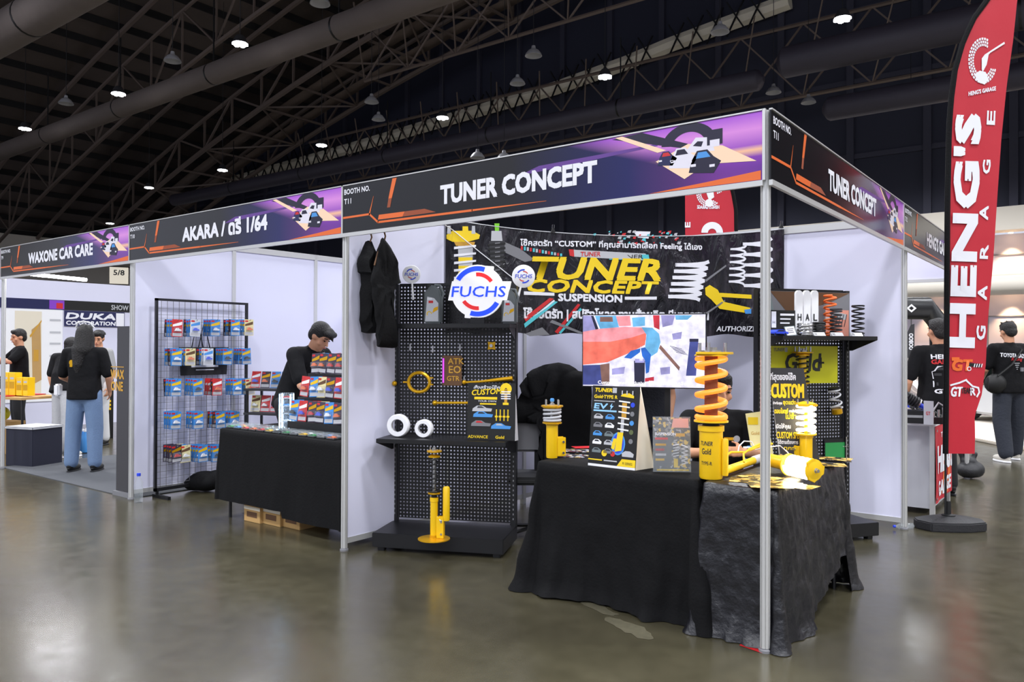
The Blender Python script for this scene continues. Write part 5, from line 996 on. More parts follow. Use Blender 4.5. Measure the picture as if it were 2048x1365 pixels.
def dr(b):
    b.use('print_white').text("HENG'S", -.14, 1.345, .042, .28, 0, .05).use('red').text('GARAGE', -.14, 1.295, .042, .28, 0, .05)
    b.use('print_white').poly([(-.13, 1.15), (.13, 1.15), (.14, 1.22), (.09, 1.23), (.06, 1.275), (-.09, 1.275), (-.12, 1.23), (-.14, 1.22)], 0).use('dark_grey').poly([(-.10, 1.235), (.05, 1.235), (.04, 1.262), (-.08, 1.262)], -.002).rect(-.12, 1.18, -.05, 1.205, -.002).rect(.02, 1.18, .10, 1.205, -.002)
    b.use('print_white').poly([(-.13, 1.07), (.13, 1.07), (.13, 1.13), (-.13, 1.13)], 0).use('dark_grey').rect(-.10, 1.085, .1, 1.115, -.002).use('print_white').text('GT-R', -.12, 1.01, .04, .24, 0, .06)
shirt_print(t, dr)
# ================================================================== TOY-CAR BOOTH
XR = -5.90; y0 = onX(308, 985, XR).y; y1 = onX(495, 606, XR).y; rk = Fr((XR, y0, 0), pi/2); WR = y1-y0; zr0 = .06; zr1 = onX(318, 597, XR).z
t = thing('wire_grid_rack', 'black-framed wire grid rack hung with carded toy cars, left wall of the toy-car booth', 'rack', rk)
b = MB('black_metal'); b.box(0, -.014, zr0, .022, .014, zr1); b.box(WR-.022, -.014, zr0, WR, .014, zr1); b.box(0, -.014, zr1-.022, WR, .014, zr1); b.box(0, -.014, zr0, WR, .014, zr0+.03); b.build('frame', t)
b = MB('grey')
for i in range(1, int(WR/.06)): b.box(i*.06-.0016, -.002, zr0, i*.06+.0016, .002, zr1)
for i in range(1, int((zr1-zr0)/.06)): b.box(0, -.004, zr0+i*.06-.0016, WR, 0, zr0+i*.06+.0016)
b.build('grid', t)
for x in (.03, WR-.03): MB('black_metal').box(x-.015, -.22, 0, x+.015, .06, .03).build('foot', t); MB('black_metal').box(x-.01, -.01, .02, x+.01, .01, zr0+.02).build('leg', t)
def mk_card(m, m2, w=.105, h=.165):
    b = MB(m).box(-w/2, 0, -h, w/2, .0015, 0); b.use(m2).poly([(-w*.44, -h*.30), (w*.44, -h*.12), (w*.44, -h*.30), (w*.1, -h*.36), (-w*.44, -h*.42)], -.001)
    b.use('light_grey').rect(-w*.44, -h*.96, w*.44, -h*.78, -.001); b.use('red').rect(-w*.44, -h*.16, -w*.1, -h*.06, -.001)
    b.use('clear_plastic').frustum([(-w*.36, 0, -h*.74), (w*.36, 0, -h*.74), (w*.36, 0, -h*.44), (-w*.36, 0, -h*.44)], [(-w*.3, -.028, -h*.71), (w*.3, -.028, -h*.71), (w*.3, -.028, -h*.47), (-w*.3, -.028, -h*.47)])
    k = random.choice(('red', 'blue', 'black', 'orange', 'white')); b.use(k); b.prism([(-w*.3, -h*.66), (w*.3, -h*.66), (w*.28, -h*.58), (w*.1, -h*.56), (w*.02, -h*.50), (-w*.14, -h*.50), (-w*.22, -h*.58)], -.022, -.006)
    return b.build('toy_car_card')
random.seed(11)
pal('card_blue', 62, 140, 215, .35); pal('card_red', 200, 50, 50, .35); pal('card_cream', 226, 214, 160, .35); pal('card_dark', 60, 52, 70, .35); pal('card_white', 215, 220, 226, .35)
KIND = {'blue': ('card_blue', 'yellow'), 'red': ('card_red', 'white'), 'cream': ('card_cream', 'brown'), 'dark': ('card_dark', 'gold'), 'white': ('card_white', 'sky')}
CARDS = {}
def card(kind, M, label, group):
    k = kind+str(random.randrange(3))
    if k not in CARDS: o = CARDS[k] = mk_card(*KIND[kind])
    else: o = CARDS[k].copy(); COL.objects.link(o)
    o.matrix_world = M; return tag(o, label, 'toy car', group)
ORD = ('first', 'second', 'third', 'fourth', 'fifth', 'sixth', 'seventh', 'eighth', 'ninth', 'tenth', 'eleventh', 'twelfth', 'thirteenth')
rows = [(640, [(335, 'red'), (372, 'white'), (412, 'blue'), (452, 'blue'), (478, 'cream')]), (697, [(335, 'blue'), (362, 'cream'), (398, 'white'), (436, 'blue'), (472, 'blue')]), (757, [(333, 'blue'), (376, 'blue'), (415, 'red'), (455, 'blue'), (480, 'cream')]),
        (822, [(333, 'blue'), (378, 'blue'), (420, 'blue'), (450, 'blue')]), (888, [(333, 'dark'), (352, 'cream'), (385, 'blue'), (415, 'blue')])]
for r, (py, hs) in enumerate(rows):
    for h, (px, kd) in enumerate(hs):
        x, z = rk.L(px, py); k = 4
        hk = MB('silver').tube([(x, 0, z-.012), (x, -.20, z-.012), (x, -.205, z+.0)], .0025, 5).build('hook', t)
        for j in range(k):
            kk = kd if j == k-1 else random.choice(('blue', 'blue', kd, 'dark'))
            card(kk, rk.M @ T_((x+random.uniform(-.004, .004), -.04-.045*j, z)) @ Matrix.Rotation(random.uniform(-.06, .06), 4, 'Y'), '%s %s toy car card, %s stack from the left, wire-grid row %s' % (('rearmost', 'second', 'third', 'front')[j], kk, ORD[h], ('one', 'two', 'three', 'four', 'five')[r]), 'carded toy cars on the wire grid')
# black tote bag on the rack
a = rk.L(362, 752, -.02); e = rk.L(452, 695, -.02); t2 = thing('tote_bag', 'black tote bag with white lettering hanging in the middle of the wire grid', 'bag', rk)
b = MB('black').prism([(a[0], a[1]), (e[0], a[1]), (e[0]+.02, e[1]), (a[0]-.02, e[1])], -.035, -.008); w_ = e[0]-a[0]; b.use('print_white').rect(a[0]+w_*.2, a[1]+.08, a[0]+w_*.8, a[1]+.1, -.037).rect(a[0]+w_*.3, a[1]+.05, e[0]-w_*.3, a[1]+.058, -.037); b.build('bag_body', t2)
for s in (.35, .5): MB('black').tube([(a[0]+w_*s-.06, -.02, e[1]), (a[0]+w_*s, -.02, e[1]+.26), (a[0]+w_*s+.06, -.02, e[1])], .006, 6).build('strap', t2)
# table
TA = .75; f3 = Fr((-4.66, .06, 0), 0); table('table under the plain cloth in the toy-car booth', f3, 1.56, .72, TA-.003, .07)
cloth('black cloth over the toy-car table, hanging clear of the floor above cartons', f3, 1.56, .72, TA, 'black_cloth', lambda u, v, i: .16 if u < .55 else .11, .03, .005, 7.7, 6, corner=.03)
for i, (px, w_) in enumerate(((470, .22), (524, .24), (580, .22))):
    p = G(px, 1052+i*3, 0); o = MB('carton').box(-w_/2, 0, 0, w_/2, .3, .22).use('cream').rect(-w_/2, .10, w_/2, .125, -.001).use('brown').rect(-.07, .04, .07, .085, -.001).build('cardboard_box', bevel=.003); o.matrix_world = T_((p.x, .13+i*.03, 0)); tag(o, ('brown carton under the toy-car table, leftmost', 'brown carton under the toy-car table, next to the leftmost', 'darker carton furthest right under the toy-car table')[i], 'box', 'cartons under the toy-car table')
# tiered display
t = thing('tiered_display', 'black three-step display stand full of carded toy cars at the right of the table', 'display stand', None, None, (-4.0, .26, TA+.003))
for k in range(3): MB('black_metal').box(0, .10*k, 0, .86, .10*k+.10, .085+.19*k).build('step', t)
for k in range(3):
    for j in range(8):
        for d in range(2):
            kd = random.choice(('blue', 'blue', 'cream', 'red', 'dark', 'white'))
            card(kd, T_((-3.945+.105*j+random.uniform(-.006, .006), .30+.10*k+.045*d, TA+.092+.19*k+.165)) @ Matrix.Rotation(-.12, 4, 'X') @ Matrix.Rotation(random.uniform(-.08, .08), 4, 'Y'), '%s toy car card, %s from the left, %s rank on the %s step' % (kd, ORD[j], ('front', 'rear')[d], ('lowest', 'middle', 'top')[k]), 'carded toy cars on the stepped stand')
c = at(548, 860, 7.5); t = thing('low_display_shelf', 'grey two-level shelf of carded toy cars behind the left end of the table', 'shelf', None, None, (c.x-.5, c.y, 0), .35)
for z in (.78, 1.02): MB('dark_grey').box(0, 0, z-.02, .85, .28, z).build('shelf', t)
for x in (.02, .81):
    for y in (.01, .25): MB('black_metal').box(x, y, 0, x+.02, y+.02, 1.0).build('leg', t)
ml = T_((c.x-.5, c.y, 0)) @ Matrix.Rotation(.35, 4, 'Z')
for k in range(2):
    for j in range(7): kd = random.choice(('dark', 'blue', 'dark', 'cream', 'red')); card(kd, ml @ T_((.07+.115*j, .12, (.785, 1.025)[k]+.165)) @ Matrix.Rotation(-.2, 4, 'X'), '%s toy car card, %s from the left on the %s level of the low shelf' % (kd, ORD[j], ('lower', 'upper')[k]), 'carded toy cars on the low shelf')
# small clear cases with cars
CC = {}
for i in range(13):
    for j in range(3):
        m = random.choice(('green', 'red', 'sky', 'white', 'orange', 'grey', 'silver', 'yellow', 'black'))
        M = T_((-4.58+.108*i+random.uniform(-.006, .006), .12+.055*j, TA+.004)) @ Matrix.Rotation(random.uniform(-.1, .1), 4, 'Z')
        if -4.0 < M.translation.x+.04 and j > 1: continue
        lb = 'tiny %s boxed toy car on the table, %s from the left, %s row' % ({'sky': 'sky-blue'}.get(m, m), ORD[i], ('front', 'middle', 'rear')[j])
        if m not in CC:
            t = CC[m] = thing('boxed_toy_car', lb, 'toy car', None, 'boxed toy cars on the table'); t.matrix_world = M
            o = toy_car('car', .07, m); o.parent = t; o.location = (0, 0, .006); MB('black').box(-.042, -.02, 0, .042, .02, .005).build('case_base', t); MB('clear_plastic').box(-.041, -.019, .0055, .041, .019, .040).build('clear_cover', t)
        else: copy_tree(CC[m], M, lb)
# lit acrylic cases
p = at(573, 845, 6.55); p.z = TA+.004; t = thing('lit_display_case', 'tall clear case lit blue-white from inside on the toy-car table', 'display case', None, None, p, YAW)
MB('clear_plastic').box(-.05, -.05, 0, .05, .05, .30).build('case', t)
for x in (-.045, .045):
    for y in (-.045, .045): MB('led_blue').box(x-.003, y-.003, .01, x+.003, y+.003, .29).build('light_strip', t)
for k in range(4): MB('light_grey').box(-.046, -.046, .06+.065*k, .046, .046, .063+.065*k).build('shelf', t)
for k in range(4): o = toy_car('car', .065, ('white', 'silver', 'sky', 'red')[k]); o.parent = t; o.location = (0, -.01, .064+.065*k)
p = at(600, 852, 6.3); p.z = TA+.004; t = thing('lit_display_case', 'low clear case with bright white light bar in front of the tall lit case', 'display case', None, None, (p.x, .42, p.z), .0)
MB('clear_plastic').box(-.16, -.05, 0, .16, .05, .06).build('case', t); MB('led_blue').box(-.15, .035, .05, .15, .045, .056).build('light_strip', t)
for k in range(4): o = toy_car('car', .065, ('white', 'silver', 'red', 'white')[k]); o.parent = t; o.location = (-.12+.08*k, 0, .004); o.rotation_euler = (0, 0, 1.57)
# odds on the floor
def bottle(loc, label, s=1, cap='blue', m='clear_plastic', group=None):
    t = thing('water_bottle', label, 'bottle', None, group, loc); MB(m).lathe([(.030*s, 0), (.033*s, .01*s), (.033*s, .16*s), (.013*s, .205*s), (.013*s, .215*s)], 16).build('bottle', t); MB(cap).lathe([(.015*s, .213*s), (.015*s, .235*s)], 12).build('cap', t); return t
p = G(277, 1006); bottle(p, 'clear plastic water bottle on the floor by the post', 1.15)
b = MB('black_cloth'); b.ell((0, 0, .10), (.20, .16, .10), 14); b.ell((.12, .05, .12), (.12, .12, .10), 12); b.ell((-.1, -.05, .07), (.14, .12, .07), 12); o = b.build('duffel_bag', remesh=.02); o.matrix_world = T_(G(402, 984)+V((0, .05, 0))); tag(o, 'black bag on the floor below the wire grid', 'bag')
# ================================================================== LEFT BOOTH AND THE ROW BEHIND
b = MB('carpet').box(-9.1, .02, 0, -6.03, 4.2, .008); tag(b.build('carpet_floor'), 'dark grey carpet of the left booth', 'carpet')
pal('panel_dark', 58, 57, 60, .5); a = G(216, 996); fr = Fr((-6.37, .04, 0), 0); t = thing('rollup_banner', 'dark upright banner with two short yellow words, against the booth post', 'banner', fr); L = fr.L
b = MB('panel_dark').box(0, 0, .04, .31, .006, 1.63); x0, z0 = L(222, 757); w_ = L(248, 757)[0]-x0; b.use('gold_print').text('WAX', x0, z0, .085, w_, -.002, .05).text('ONE', x0+.01, z0-.115, .085, w_*.9, -.003, .05).rect(x0, z0+.11, x0+w_, z0+.118); b.build('printed_sheet', t); MB('grey').box(-.01, -.03, 0, .32, .07, .04).build('base', t)
p = G(45, 934); fr = Fr((p.x, p.y, 0), YAW-.35); o = MB('dark_blue').box(-.28, 0, 0, .16, .4, .44).use('light_grey').box(-.29, -.01, .44, .17, .41, .47).build('storage_box', bevel=.004); place(o, fr); tag(o, 'dark box with pale lid at the front of the left booth', 'box')
# table with red cloth
fr = Fr((-10.3, .35, 0), YAW-.4); t = thing('counter_table', 'table with red top at the left edge', 'table', fr); MB('carton').box(-.9, 0, .74, .55, .6, .77).build('tabletop', t)
for x in (-.85, .5):
    for y in (.05, .55): MB('black_metal').cyl((x, y, 0), (x, y, .74), .015, 8).build('leg', t)
tag(place(MB('red_flag').box(-.9, -.008, .772, .2, .6, .782).box(-.9, -.014, .64, .2, -.006, .782).build('red_cover', bevel=.004), fr), 'red cover over the left part of the table', 'tablecloth')
for i, (x, h, w_) in enumerate(((.02, .30, .13), (.15, .30, .12), (.29, .24, .12), (.41, .24, .10))):
    o = MB('yellow').box(-w_/2, -.05, 0, w_/2, .05, h).use('gold').rect(-w_*.4, h*.3, w_*.4, h*.6, -.051).use('light_grey').rect(-w_*.3, h*.7, w_*.3, h*.8, -.051).build('yellow_carton', bevel=.004); o.matrix_world = fr.M @ T_((x, .2, .783)); tag(o, ('tall yellow carton, leftmost on the red-topped table', 'tall yellow carton beside the leftmost one', 'shorter yellow carton between the tall pair and the last one', 'shorter yellow carton at the right end of the table')[i], 'box', 'yellow cartons on the red-topped table')
for i in range(6):
    t = bottle((0, 0, 0), 'small dark spray bottle with white label, %s to the left of the yellow cartons' % ORD[i], 1.05, 'black', 'dark_grey', 'spray bottles on the red-topped table'); t.matrix_world = fr.M @ T_((-.10-.085*i, .15, .783)); MB('white').lathe([(.0355, .04), (.0355, .08)], 14).build('label', t)
p = G(92, 915); 
for i in range(6): bottle((p.x-.2+.085*(i % 3), p.y+.5+.09*(i//3), .008), 'blue-tinted water bottle on the carpet, %s in the %s line' % (ORD[i % 3], ('front', 'back')[i//3]), 1.3, 'white', 'sky', 'water bottles on the carpet')
o = MB('carton').box(-.2, 0, 0, .2, .35, .42).build('cardboard_box'); o.matrix_world = fr.M @ T_((-.2, .1, 0)); tag(o, 'brown carton under the red-topped table', 'box'); o = MB('acid').ell((0, 0, .10), (.12, .10, .10), 12).build('yellow_bag'); o.matrix_world = fr.M @ T_((-.2, .25, .42)); tag(o, 'yellow-green bag on the carton under the red-topped table', 'bag')
o = MB('white').ell((0, 0, .06), (.13, .08, .06), 12).ell((.06, .03, .12), (.07, .06, .05), 10).build('plastic_bag', remesh=.02); p = G(98, 892); o.matrix_world = T_(p+V((0, 0, .008))); tag(o, 'crumpled white bag on the carpet by the water bottles', 'bag')
# fluorescent tube
p0 = at(62, 549, 9.6); p1 = at(172, 560, 9.4); t = thing('tube_light', 'bright fluorescent tube in the left booth', 'light', None); MB('tube_glow').cyl(p0, p1, .02, 12).build('tube', t); MB('white').box(min(p0.x, p1.x), (p0.y+p1.y)/2-.03, p0.z+.03, max(p0.x, p1.x), (p0.y+p1.y)/2+.03, p0.z+.06).build('housing', t)
# booth row across the aisle
XB = -13.6; fb = Fr((XB, -2.0, 0), pi/2); L = fb.L
def fx(px, py): return L(px, py)
zz = lambda py: fx(150, py)[1]
b = MB('white_panel').box(-3, 0, 0, 9, .04, zz(565)); o = b.build('wall_across_aisle'); place(o, fb); struct(o)
b = MB('art_navy').box(-3, -.012, zz(621), 9, -.002, zz(602)); b.use('purple').rect(fx(98, 610)[0], zz(620), fx(128, 610)[0], zz(603), -.014); b.use('red').rect(fx(112, 610)[0], zz(619), fx(125, 610)[0], zz(608), -.015); b.use('black').rect(fx(128, 610)[0], zz(621), 9, zz(602), -.0135); b.use('light_grey').text('SHOW', fx(222, 617)[0], zz(617), .09, .32, -.016, .02)
tag(place(b.build('fascia_strip'), fb), 'dark fascia strip of the booth across the aisle, lettered SHOW', 'sign')
b = MB('navy').box(fx(128, 640)[0], -.02, zz(653), fx(248, 640)[0], -.003, zz(622)); b.use('print_white').text('DUKA', fx(131, 637)[0], zz(638), .105, fx(229, 637)[0]-fx(131, 637)[0], -.022, .07, .3).text('CORPORATION', fx(131, 650)[0], zz(650), .07, fx(229, 650)[0]-fx(131, 650)[0], -.022, .05, .1).rect(fx(231, 640)[0], zz(651), fx(247, 640)[0], zz(624), -.022)
tag(place(b.build('company_sign'), fb), 'dark sign reading CORPORATION above the long-haired visitor', 'sign')
b = MB('white').box(fx(10, 700)[0], -.02, zz(800), fx(124, 700)[0], -.003, zz(622)); b.use('cream').rect(fx(28, 700)[0], zz(790), fx(82, 700)[0], zz(626), -.021); b.use('carton').poly([fx(62, 660), fx(80, 645), fx(82, 760), fx(64, 770)], -.022); b.use('gold_print').poly([fx(58, 672), fx(82, 640), fx(82, 644), fx(60, 676)], -.023).rect(fx(66, 720)[0], zz(722), fx(76, 720)[0], zz(700), -.023); b.use('light_grey')
for y in (642, 666, 688, 712): b.rect(fx(98, 700)[0], zz(y+2), fx(120, 700)[0], zz(y-2), -.022)
tag(place(b.build('wall_poster'), fb), 'large poster with beige picture behind the man in the left booth', 'poster')
tag(place(MB('hall_cream').box(0, 0, zz(561), 9, .03, zz(561)+.0).box(2, .5, 0, 9, .6, zz(540)).build('wall_far_panel'), Fr((-22, 4, 0), pi/2)), 'cream wall panel', 'wall', None, 'structure')
p = at(238, 547, 26); o = MB('cream').box(-.28, 0, -.35, .28, .03, .2).use('black').text('5/8', -.16, -.06, .17, .32, -.002, .03).build('number_sign'); o.matrix_world = T_(p) @ Matrix.Rotation(YAW+.5, 4, 'Z'); tag(o, 'cream hall sign numbered 5/8 beneath the fascia', 'sign')
p = at(212, 870, 12.2); o = MB('black').box(-.12, 0, 0, .1, .01, 1.0).use('yellow').text('WAX', -.08, .70, .14, .14, -.002, .06).text('ONE', -.08, .45, .14, .14, -.002, .06).rect(-.06, .05, .04, .35, -.002).build('standing_sign'); o.matrix_world = T_((p.x, p.y, 0)) @ Matrix.Rotation(YAW+.3, 4, 'Z'); tag(o, 'black sign with yellow letters behind the jeans, next to the dark banner', 'sign')
# ================================================================== RIGHT: GARAGE BOOTH
t = thing('display_counter', 'white counter with aluminium trim between the booth post and the red flag', 'counter', None)
MB('light_grey').box(-.85, 3.93, .05, .08, 4.72, .77).build('body', t); MB('white').box(-.88, 3.90, .77, .11, 4.75, .80).build('worktop', t)
for x, y in ((.085, 3.925), (.085, 4.725), (-.85, 3.925)): MB('aluminium').box(x-.02, y-.02, 0, x+.02, y+.02, .80).build('post', t)
fr = Fr((.112, 3.90, 0), pi/2); t = thing('counter_banner', "red banner with white and orange lettering on the end of the white counter", 'banner', fr)
b = MB('red_flag'); b.map = lambda v: (v.x, v.y-.006*sin(v.x*16+v.z*5), v.z); b.grid(24, 16, lambda u, v: (u*.85, 0, .10+v*.67)); b.use('orange').poly([(.3, .15), (.42, .15), (.5, .5), (.55, .7), (.42, .55), (.36, .35)], -.003).poly([(.6, .12), (.7, .12), (.78, .4), (.7, .6), (.66, .35)], -.003)
b.use('print_white').text('TEAM', .22, .66, .045, .3, -.005, .04).text('HE', .12, .36, .22, .30, -.006, .07).text("NG'S", .46, .36, .22, .36, -.006, .07).text('GARAGE', .14, .15, .12, .62, -.006, .06); b.build('printed_sheet', t, smooth=3)
for z in (.14, .73): MB('silver').lathe([(.012, 0), (.012, .004)], 12, (.03, -.008, z), (0, -1, 0)).build('eyelet', t)
# air-suspension kit on the counter
def bellows(loc, rx, ry, label):
    t = thing('air_spring', label, 'air spring', None, 'black air springs on the counter'); t.matrix_world = T_(loc) @ Matrix.Rotation(ry, 4, 'Y') @ Matrix.Rotation(rx, 4, 'X'); pr = []
    for k in range(7): pr += [(.045, .02+k*.022), (.058, .031+k*.022)]
    MB('rubber').lathe([(.03, .01)]+pr+[(.04, .18)], 24).build('bellows', t); MB('silver').lathe([(.05, 0), (.052, .01), (.03, .02)], 24).build('end_plate', t); MB('blue').lathe([(.02, -.06), (.022, 0)], 16).build('collar', t); MB('black').lathe([(.018, -.20), (.02, -.06)], 16).build('shaft', t)
def on(px, py, dep, z): p = at(px, py, dep); p.z = z; return p
bellows(on(1838, 800, 6.85, .955), .3, -1.0, 'black ribbed air spring leaning over the black case, nearer the flag'); bellows(on(1808, 800, 7.05, .96), .3, -1.0, 'black ribbed air spring leaning over the black case, nearer the post')
p = on(1826, 840, 6.75, .802); t = thing('parts_case', 'black metal parts case on the white counter', 'case', None, None, p, .3); MB('black_metal').box(-.11, -.04, 0, .10, .12, .11).build('case_body', t, bevel=.006); MB('silver').rect(-.08, .05, .07, .072, -.042).build('badge', t)
p = on(1877, 842, 6.7, .802); t = thing('control_unit', 'black air-suspension control unit with fittings at the counter corner', 'control unit', None, None, p, .5); MB('black_metal').box(-.07, -.05, 0, .09, .07, .055).build('box', t, bevel=.005)
for k in range(3): MB('silver').cyl((-.04+.04*k, 0, .055), (-.04+.04*k, 0, .10+.02*k), .012, 12).build('fitting', t)
MB('light_grey').tube([(-.05, 0, .10), (0, .0, .18), (.07, .0, .13), (.09, -.03, .06)], .008, 8).build('hose', t)
p = on(1857, 849, 6.62, .802); t = thing('sign_holder', 'clear upright sign holder at the counter edge', 'sign holder', None, None, p, YAW-.9); MB('light_grey').box(-.04, 0, 0, .04, .004, .20).build('sheet', t); MB('clear_plastic').box(-.045, -.05, 0, .045, .05, .004).build('foot', t); MB('red').text('GT', -.02, .08, .03, .035, -.002, .02).build('print', t)
for i in range(3): p = on(1832+i*6, 848, 6.6, .802+.002*i); o = MB('white').box(-.12, -.08, 0, .12, .08, .0018).build('paper_sheet'); o.matrix_world = T_((p.x-.05, 4.0, p.z)) @ Matrix.Rotation(.15*i, 4, 'Z'); tag(o, 'white sheet in the loose pile at the counter front, %s' % ('bottom one', 'middle one', 'top one')[i], 'paper', 'papers on the counter')
b = MB('rubber'); b.ell((0, 0, .09), (.13, .15, .09), 12); b.ell((.07, .02, .10), (.09, .1, .09), 12); b.ell((.0, 0, .19), (.09, .07, .05), 10); b.caps((-.05, 0, .2), (-.07, .0, .30), .03, .045); b.caps((.03, .03, .2), (.06, .04, .27), .03, .03); o = b.build('tied_bag', remesh=.015, lap=1); p = G(1937, 957); o.matrix_world = T_(p); tag(o, 'shiny black tied bag on the floor right of the feather flag', 'bag')
p = G(1812, 1062); t = bottle(p, 'small bottle with blue cap lying behind the flag base', .7, 'blue'); t.matrix_world = T_((p.x+.03, p.y+.1, .024)) @ Matrix.Rotation(-.8, 4, 'Z') @ Matrix.Rotation(pi/2, 4, 'X')
# feather flags
def flag(fr, label, left, right, prints, mirror=False, foot=True, poleh=4.6):
    t = thing('feather_flag', label, 'flag', fr, 'red feather flags'); L = fr.L
    def interp(tab, y):
        for (y0_, x0_), (y1_, x1_) in zip(tab, tab[1:]):
            if y0_ <= y <= y1_: return x0_+(x1_-x0_)*(y-y0_)/(y1_-y0_)
        return tab[0][1] if y < tab[0][0] else tab[-1][1]
    ya, yb = left[0][0], left[-1][0]
    wv = lambda v: (v.x, v.y+.0035*sin(v.x*22+v.z*1.3), v.z)
    b = MB('red_flag'); b.map = wv; b.grid(14, 90, lambda u, v: (lambda y: (lambda p: (p[0], 0, p[1]))(L(interp(left, y)+(interp(right, y)-interp(left, y))*u, y)))(yb+(ya-yb)*v))
    prints(b, L); b.build('printed_sail', t, smooth=3)
    sg = 1 if not mirror else -1; edge = left if not mirror else right
    pts = [(L(x-4*sg, y)[0], 0, L(x-4*sg, y)[1]) for y, x in [(yb+(ya-yb)*k/40, interp(edge, yb+(ya-yb)*k/40)) for k in range(41)]]
    k = MB('black_cloth'); k.tube(pts, .022, 8); k.build('pole_sleeve', t)
    MB('black').tube([(pts[0][0], 0, .05), pts[0], pts[6]], .009, 8).build('pole', t); return t
def pr1(b, L):
    def tr(s, px, py0, py1, hpx, bold=.05, m='print_white', y=-.006):
        a = L(px, py0); e = L(px, py1); h = abs(L(px-hpx, py0)[0]-a[0]); b.use(m).text(s, a[0], a[1], h, e[1]-a[1], y, bold, 0, 90)
    a = L(1944, 693); e = L(1957, 232); h = L(1944, 693)[0]-L(1899, 693)[0]; rr = math.degrees(math.atan2(e[1]-a[1], e[0]-a[0])); b.use('print_white').text("HENG'S", a[0], a[1], h, math.hypot(e[0]-a[0], e[1]-a[1]), -.012, .085, 0, rr)
    for ch, px, py, h in (('G', 1969, 680, 17), ('A', 1972, 600, 17), ('R', 1974, 518, 15), ('A', 1974, 440, 16), ('G', 1978, 348, 14), ('E', 1988, 250, 16)):
        a = L(px, py); b.use('print_white').text(ch, a[0], a[1], L(px, py)[0]-L(px-h, py)[0], (L(px, py-27)[1]-a[1]), -.006, .05, 0, 87)
    c = L(1965, 122); rx = L(1990, 122)[0]-c[0]; sxx = .62; R = (L(1965, 75)[1]-c[1])
    for ri, (r0, r1) in enumerate(((.62, .72), (.75, .85), (.88, .98))):
        for k in range(26):
            a0 = 60+k*10.5+ri*4; b.use('print_white').ring(c[0], c[1], R*r0, R*r1, a0, a0+7.5, -.005, 2, sxx)
    b.poly([L(*q) for q in ((1955, 165), (1948, 150), (1958, 142), (1970, 145), (1976, 160), (1968, 170))], -.006)
    b.poly([L(*q) for q in ((1962, 118), (1968, 110), (2008, 84), (2009, 88), (1980, 106), (1976, 110), (1972, 130), (1964, 145), (1962, 140))], -.007)
    a = L(1937, 192); e = L(1991, 181); b.text("HENG'S GARAGE", a[0], a[1], .032, e[0]-a[0], -.006, .04, 0, 0, False, (e[1]-a[1])/(e[0]-a[0]))
    a = L(1903, 741); b.use('orange').text('GT', a[0], a[1], .085, .15, -.006, .06, .15).rect(L(1903, 716)[0], L(1903, 722)[1], L(1918, 716)[0], L(1918, 715)[1], -.006)
    b.use('black').poly([L(*q) for q in ((1933, 726), (1962, 728), (1962, 735), (1933, 733))], -.006); b.use('print_white')
    for k in range(4): b.poly([L(1946+k*5, 735), L(1948+k*5, 735), L(1950+k*5, 728), L(1948+k*5, 728)], -.007)
    b.ring(*L(1937, 738), .012, .018, 0, 360, -.007)
    b.line([L(*q) for q in ((1901, 771), (1918, 766), (1932, 760))], .014, -.006); b.line([L(*q) for q in ((1932, 762), (1944, 773), (1956, 776), (1958, 785), (1953, 794))], .014, -.006)
    a = L(1901, 793); b.text('GT', a[0], a[1], .075, .085, -.006, .04, .1); b.use('black').text('TEAM', L(1922, 787)[0], L(1922, 787)[1], .045, .08, -.006, .03); b.use('print_white').text('R', L(1940, 791)[0], L(1940, 791)[1], .06, .04, -.006, .04)
pf = G(1897, 1058); ff = Fr((pf.x, pf.y, 0), YAW)
LT = [(-150, 2075), (-95, 2040), (-50, 2010), (0, 1979), (30, 1955), (80, 1931), (140, 1914), (200, 1906), (260, 1902), (400, 1899), (700, 1897), (908, 1895)]
RT = [(-150, 2080), (-95, 2062), (0, 2034), (80, 2026), (170, 2014), (280, 2003), (400, 1994), (520, 1986), (640, 1976), (730, 1972), (790, 1964), (832, 1949), (870, 1950), (908, 1949)]
t = flag(ff, "tall red feather flag with white lettering at the right", LT, RT, pr1)
b = MB('rubber'); pts = [(-.26, .0), (-.20, -.12), (-.05, -.15), (.10, -.15), (.25, -.10), (.29, .03), (.24, .14), (.08, .17), (-.12, .16), (-.23, .10)]
b.add([(x, y, 0) for x, y in pts]+[(x, y, .07) for x, y in pts]+[(x*.35, y*.35, .105) for x, y in pts], [tuple(range(9, -1, -1)), tuple(range(20, 30))]+[(k*10+i, k*10+(i+1) % 10, (k+1)*10+(i+1) % 10, (k+1)*10+i) for k in range(2) for i in range(10)]); b.build('water_base', t, bevel=.008); MB('black').lathe([(.05, .10), (.05, .112), (.02, .12), (.018, .22)], 20).build('socket', t)
c = at(1430, 800, 9.4); fr = Fr((c.x, c.y, 0), YAW)
def pr2(b, L):
    c = L(1418, 388); R = L(1418, 362)[1]-c[1]
    for ri, (r0, r1) in enumerate(((.6, .7), (.74, .84), (.88, .98))):
        for k in range(28): b.use('print_white').ring(c[0], c[1], R*r0, R*r1, k*11+ri*4, k*11+ri*4+8, -.005, 2)
    b.disc(c[0], c[1]-R*.7, R*.3, -.006); b.poly([L(*q) for q in ((1412, 384), (1425, 372), (1428, 395), (1418, 402))], -.006)
    a = L(1438, 418); e = L(1394, 418); n0 = len(b.v); b.text("HENG'S GARAGE", a[0], a[1], .04, e[0]-a[0], -.006, .04)
    a = L(1380, 455); b.text('E', a[0], a[1], .06, .06, -.006, .05, 0, 90); b.ring(*L(1424, 466), .05, .13, 0, 180, -.006, 20)
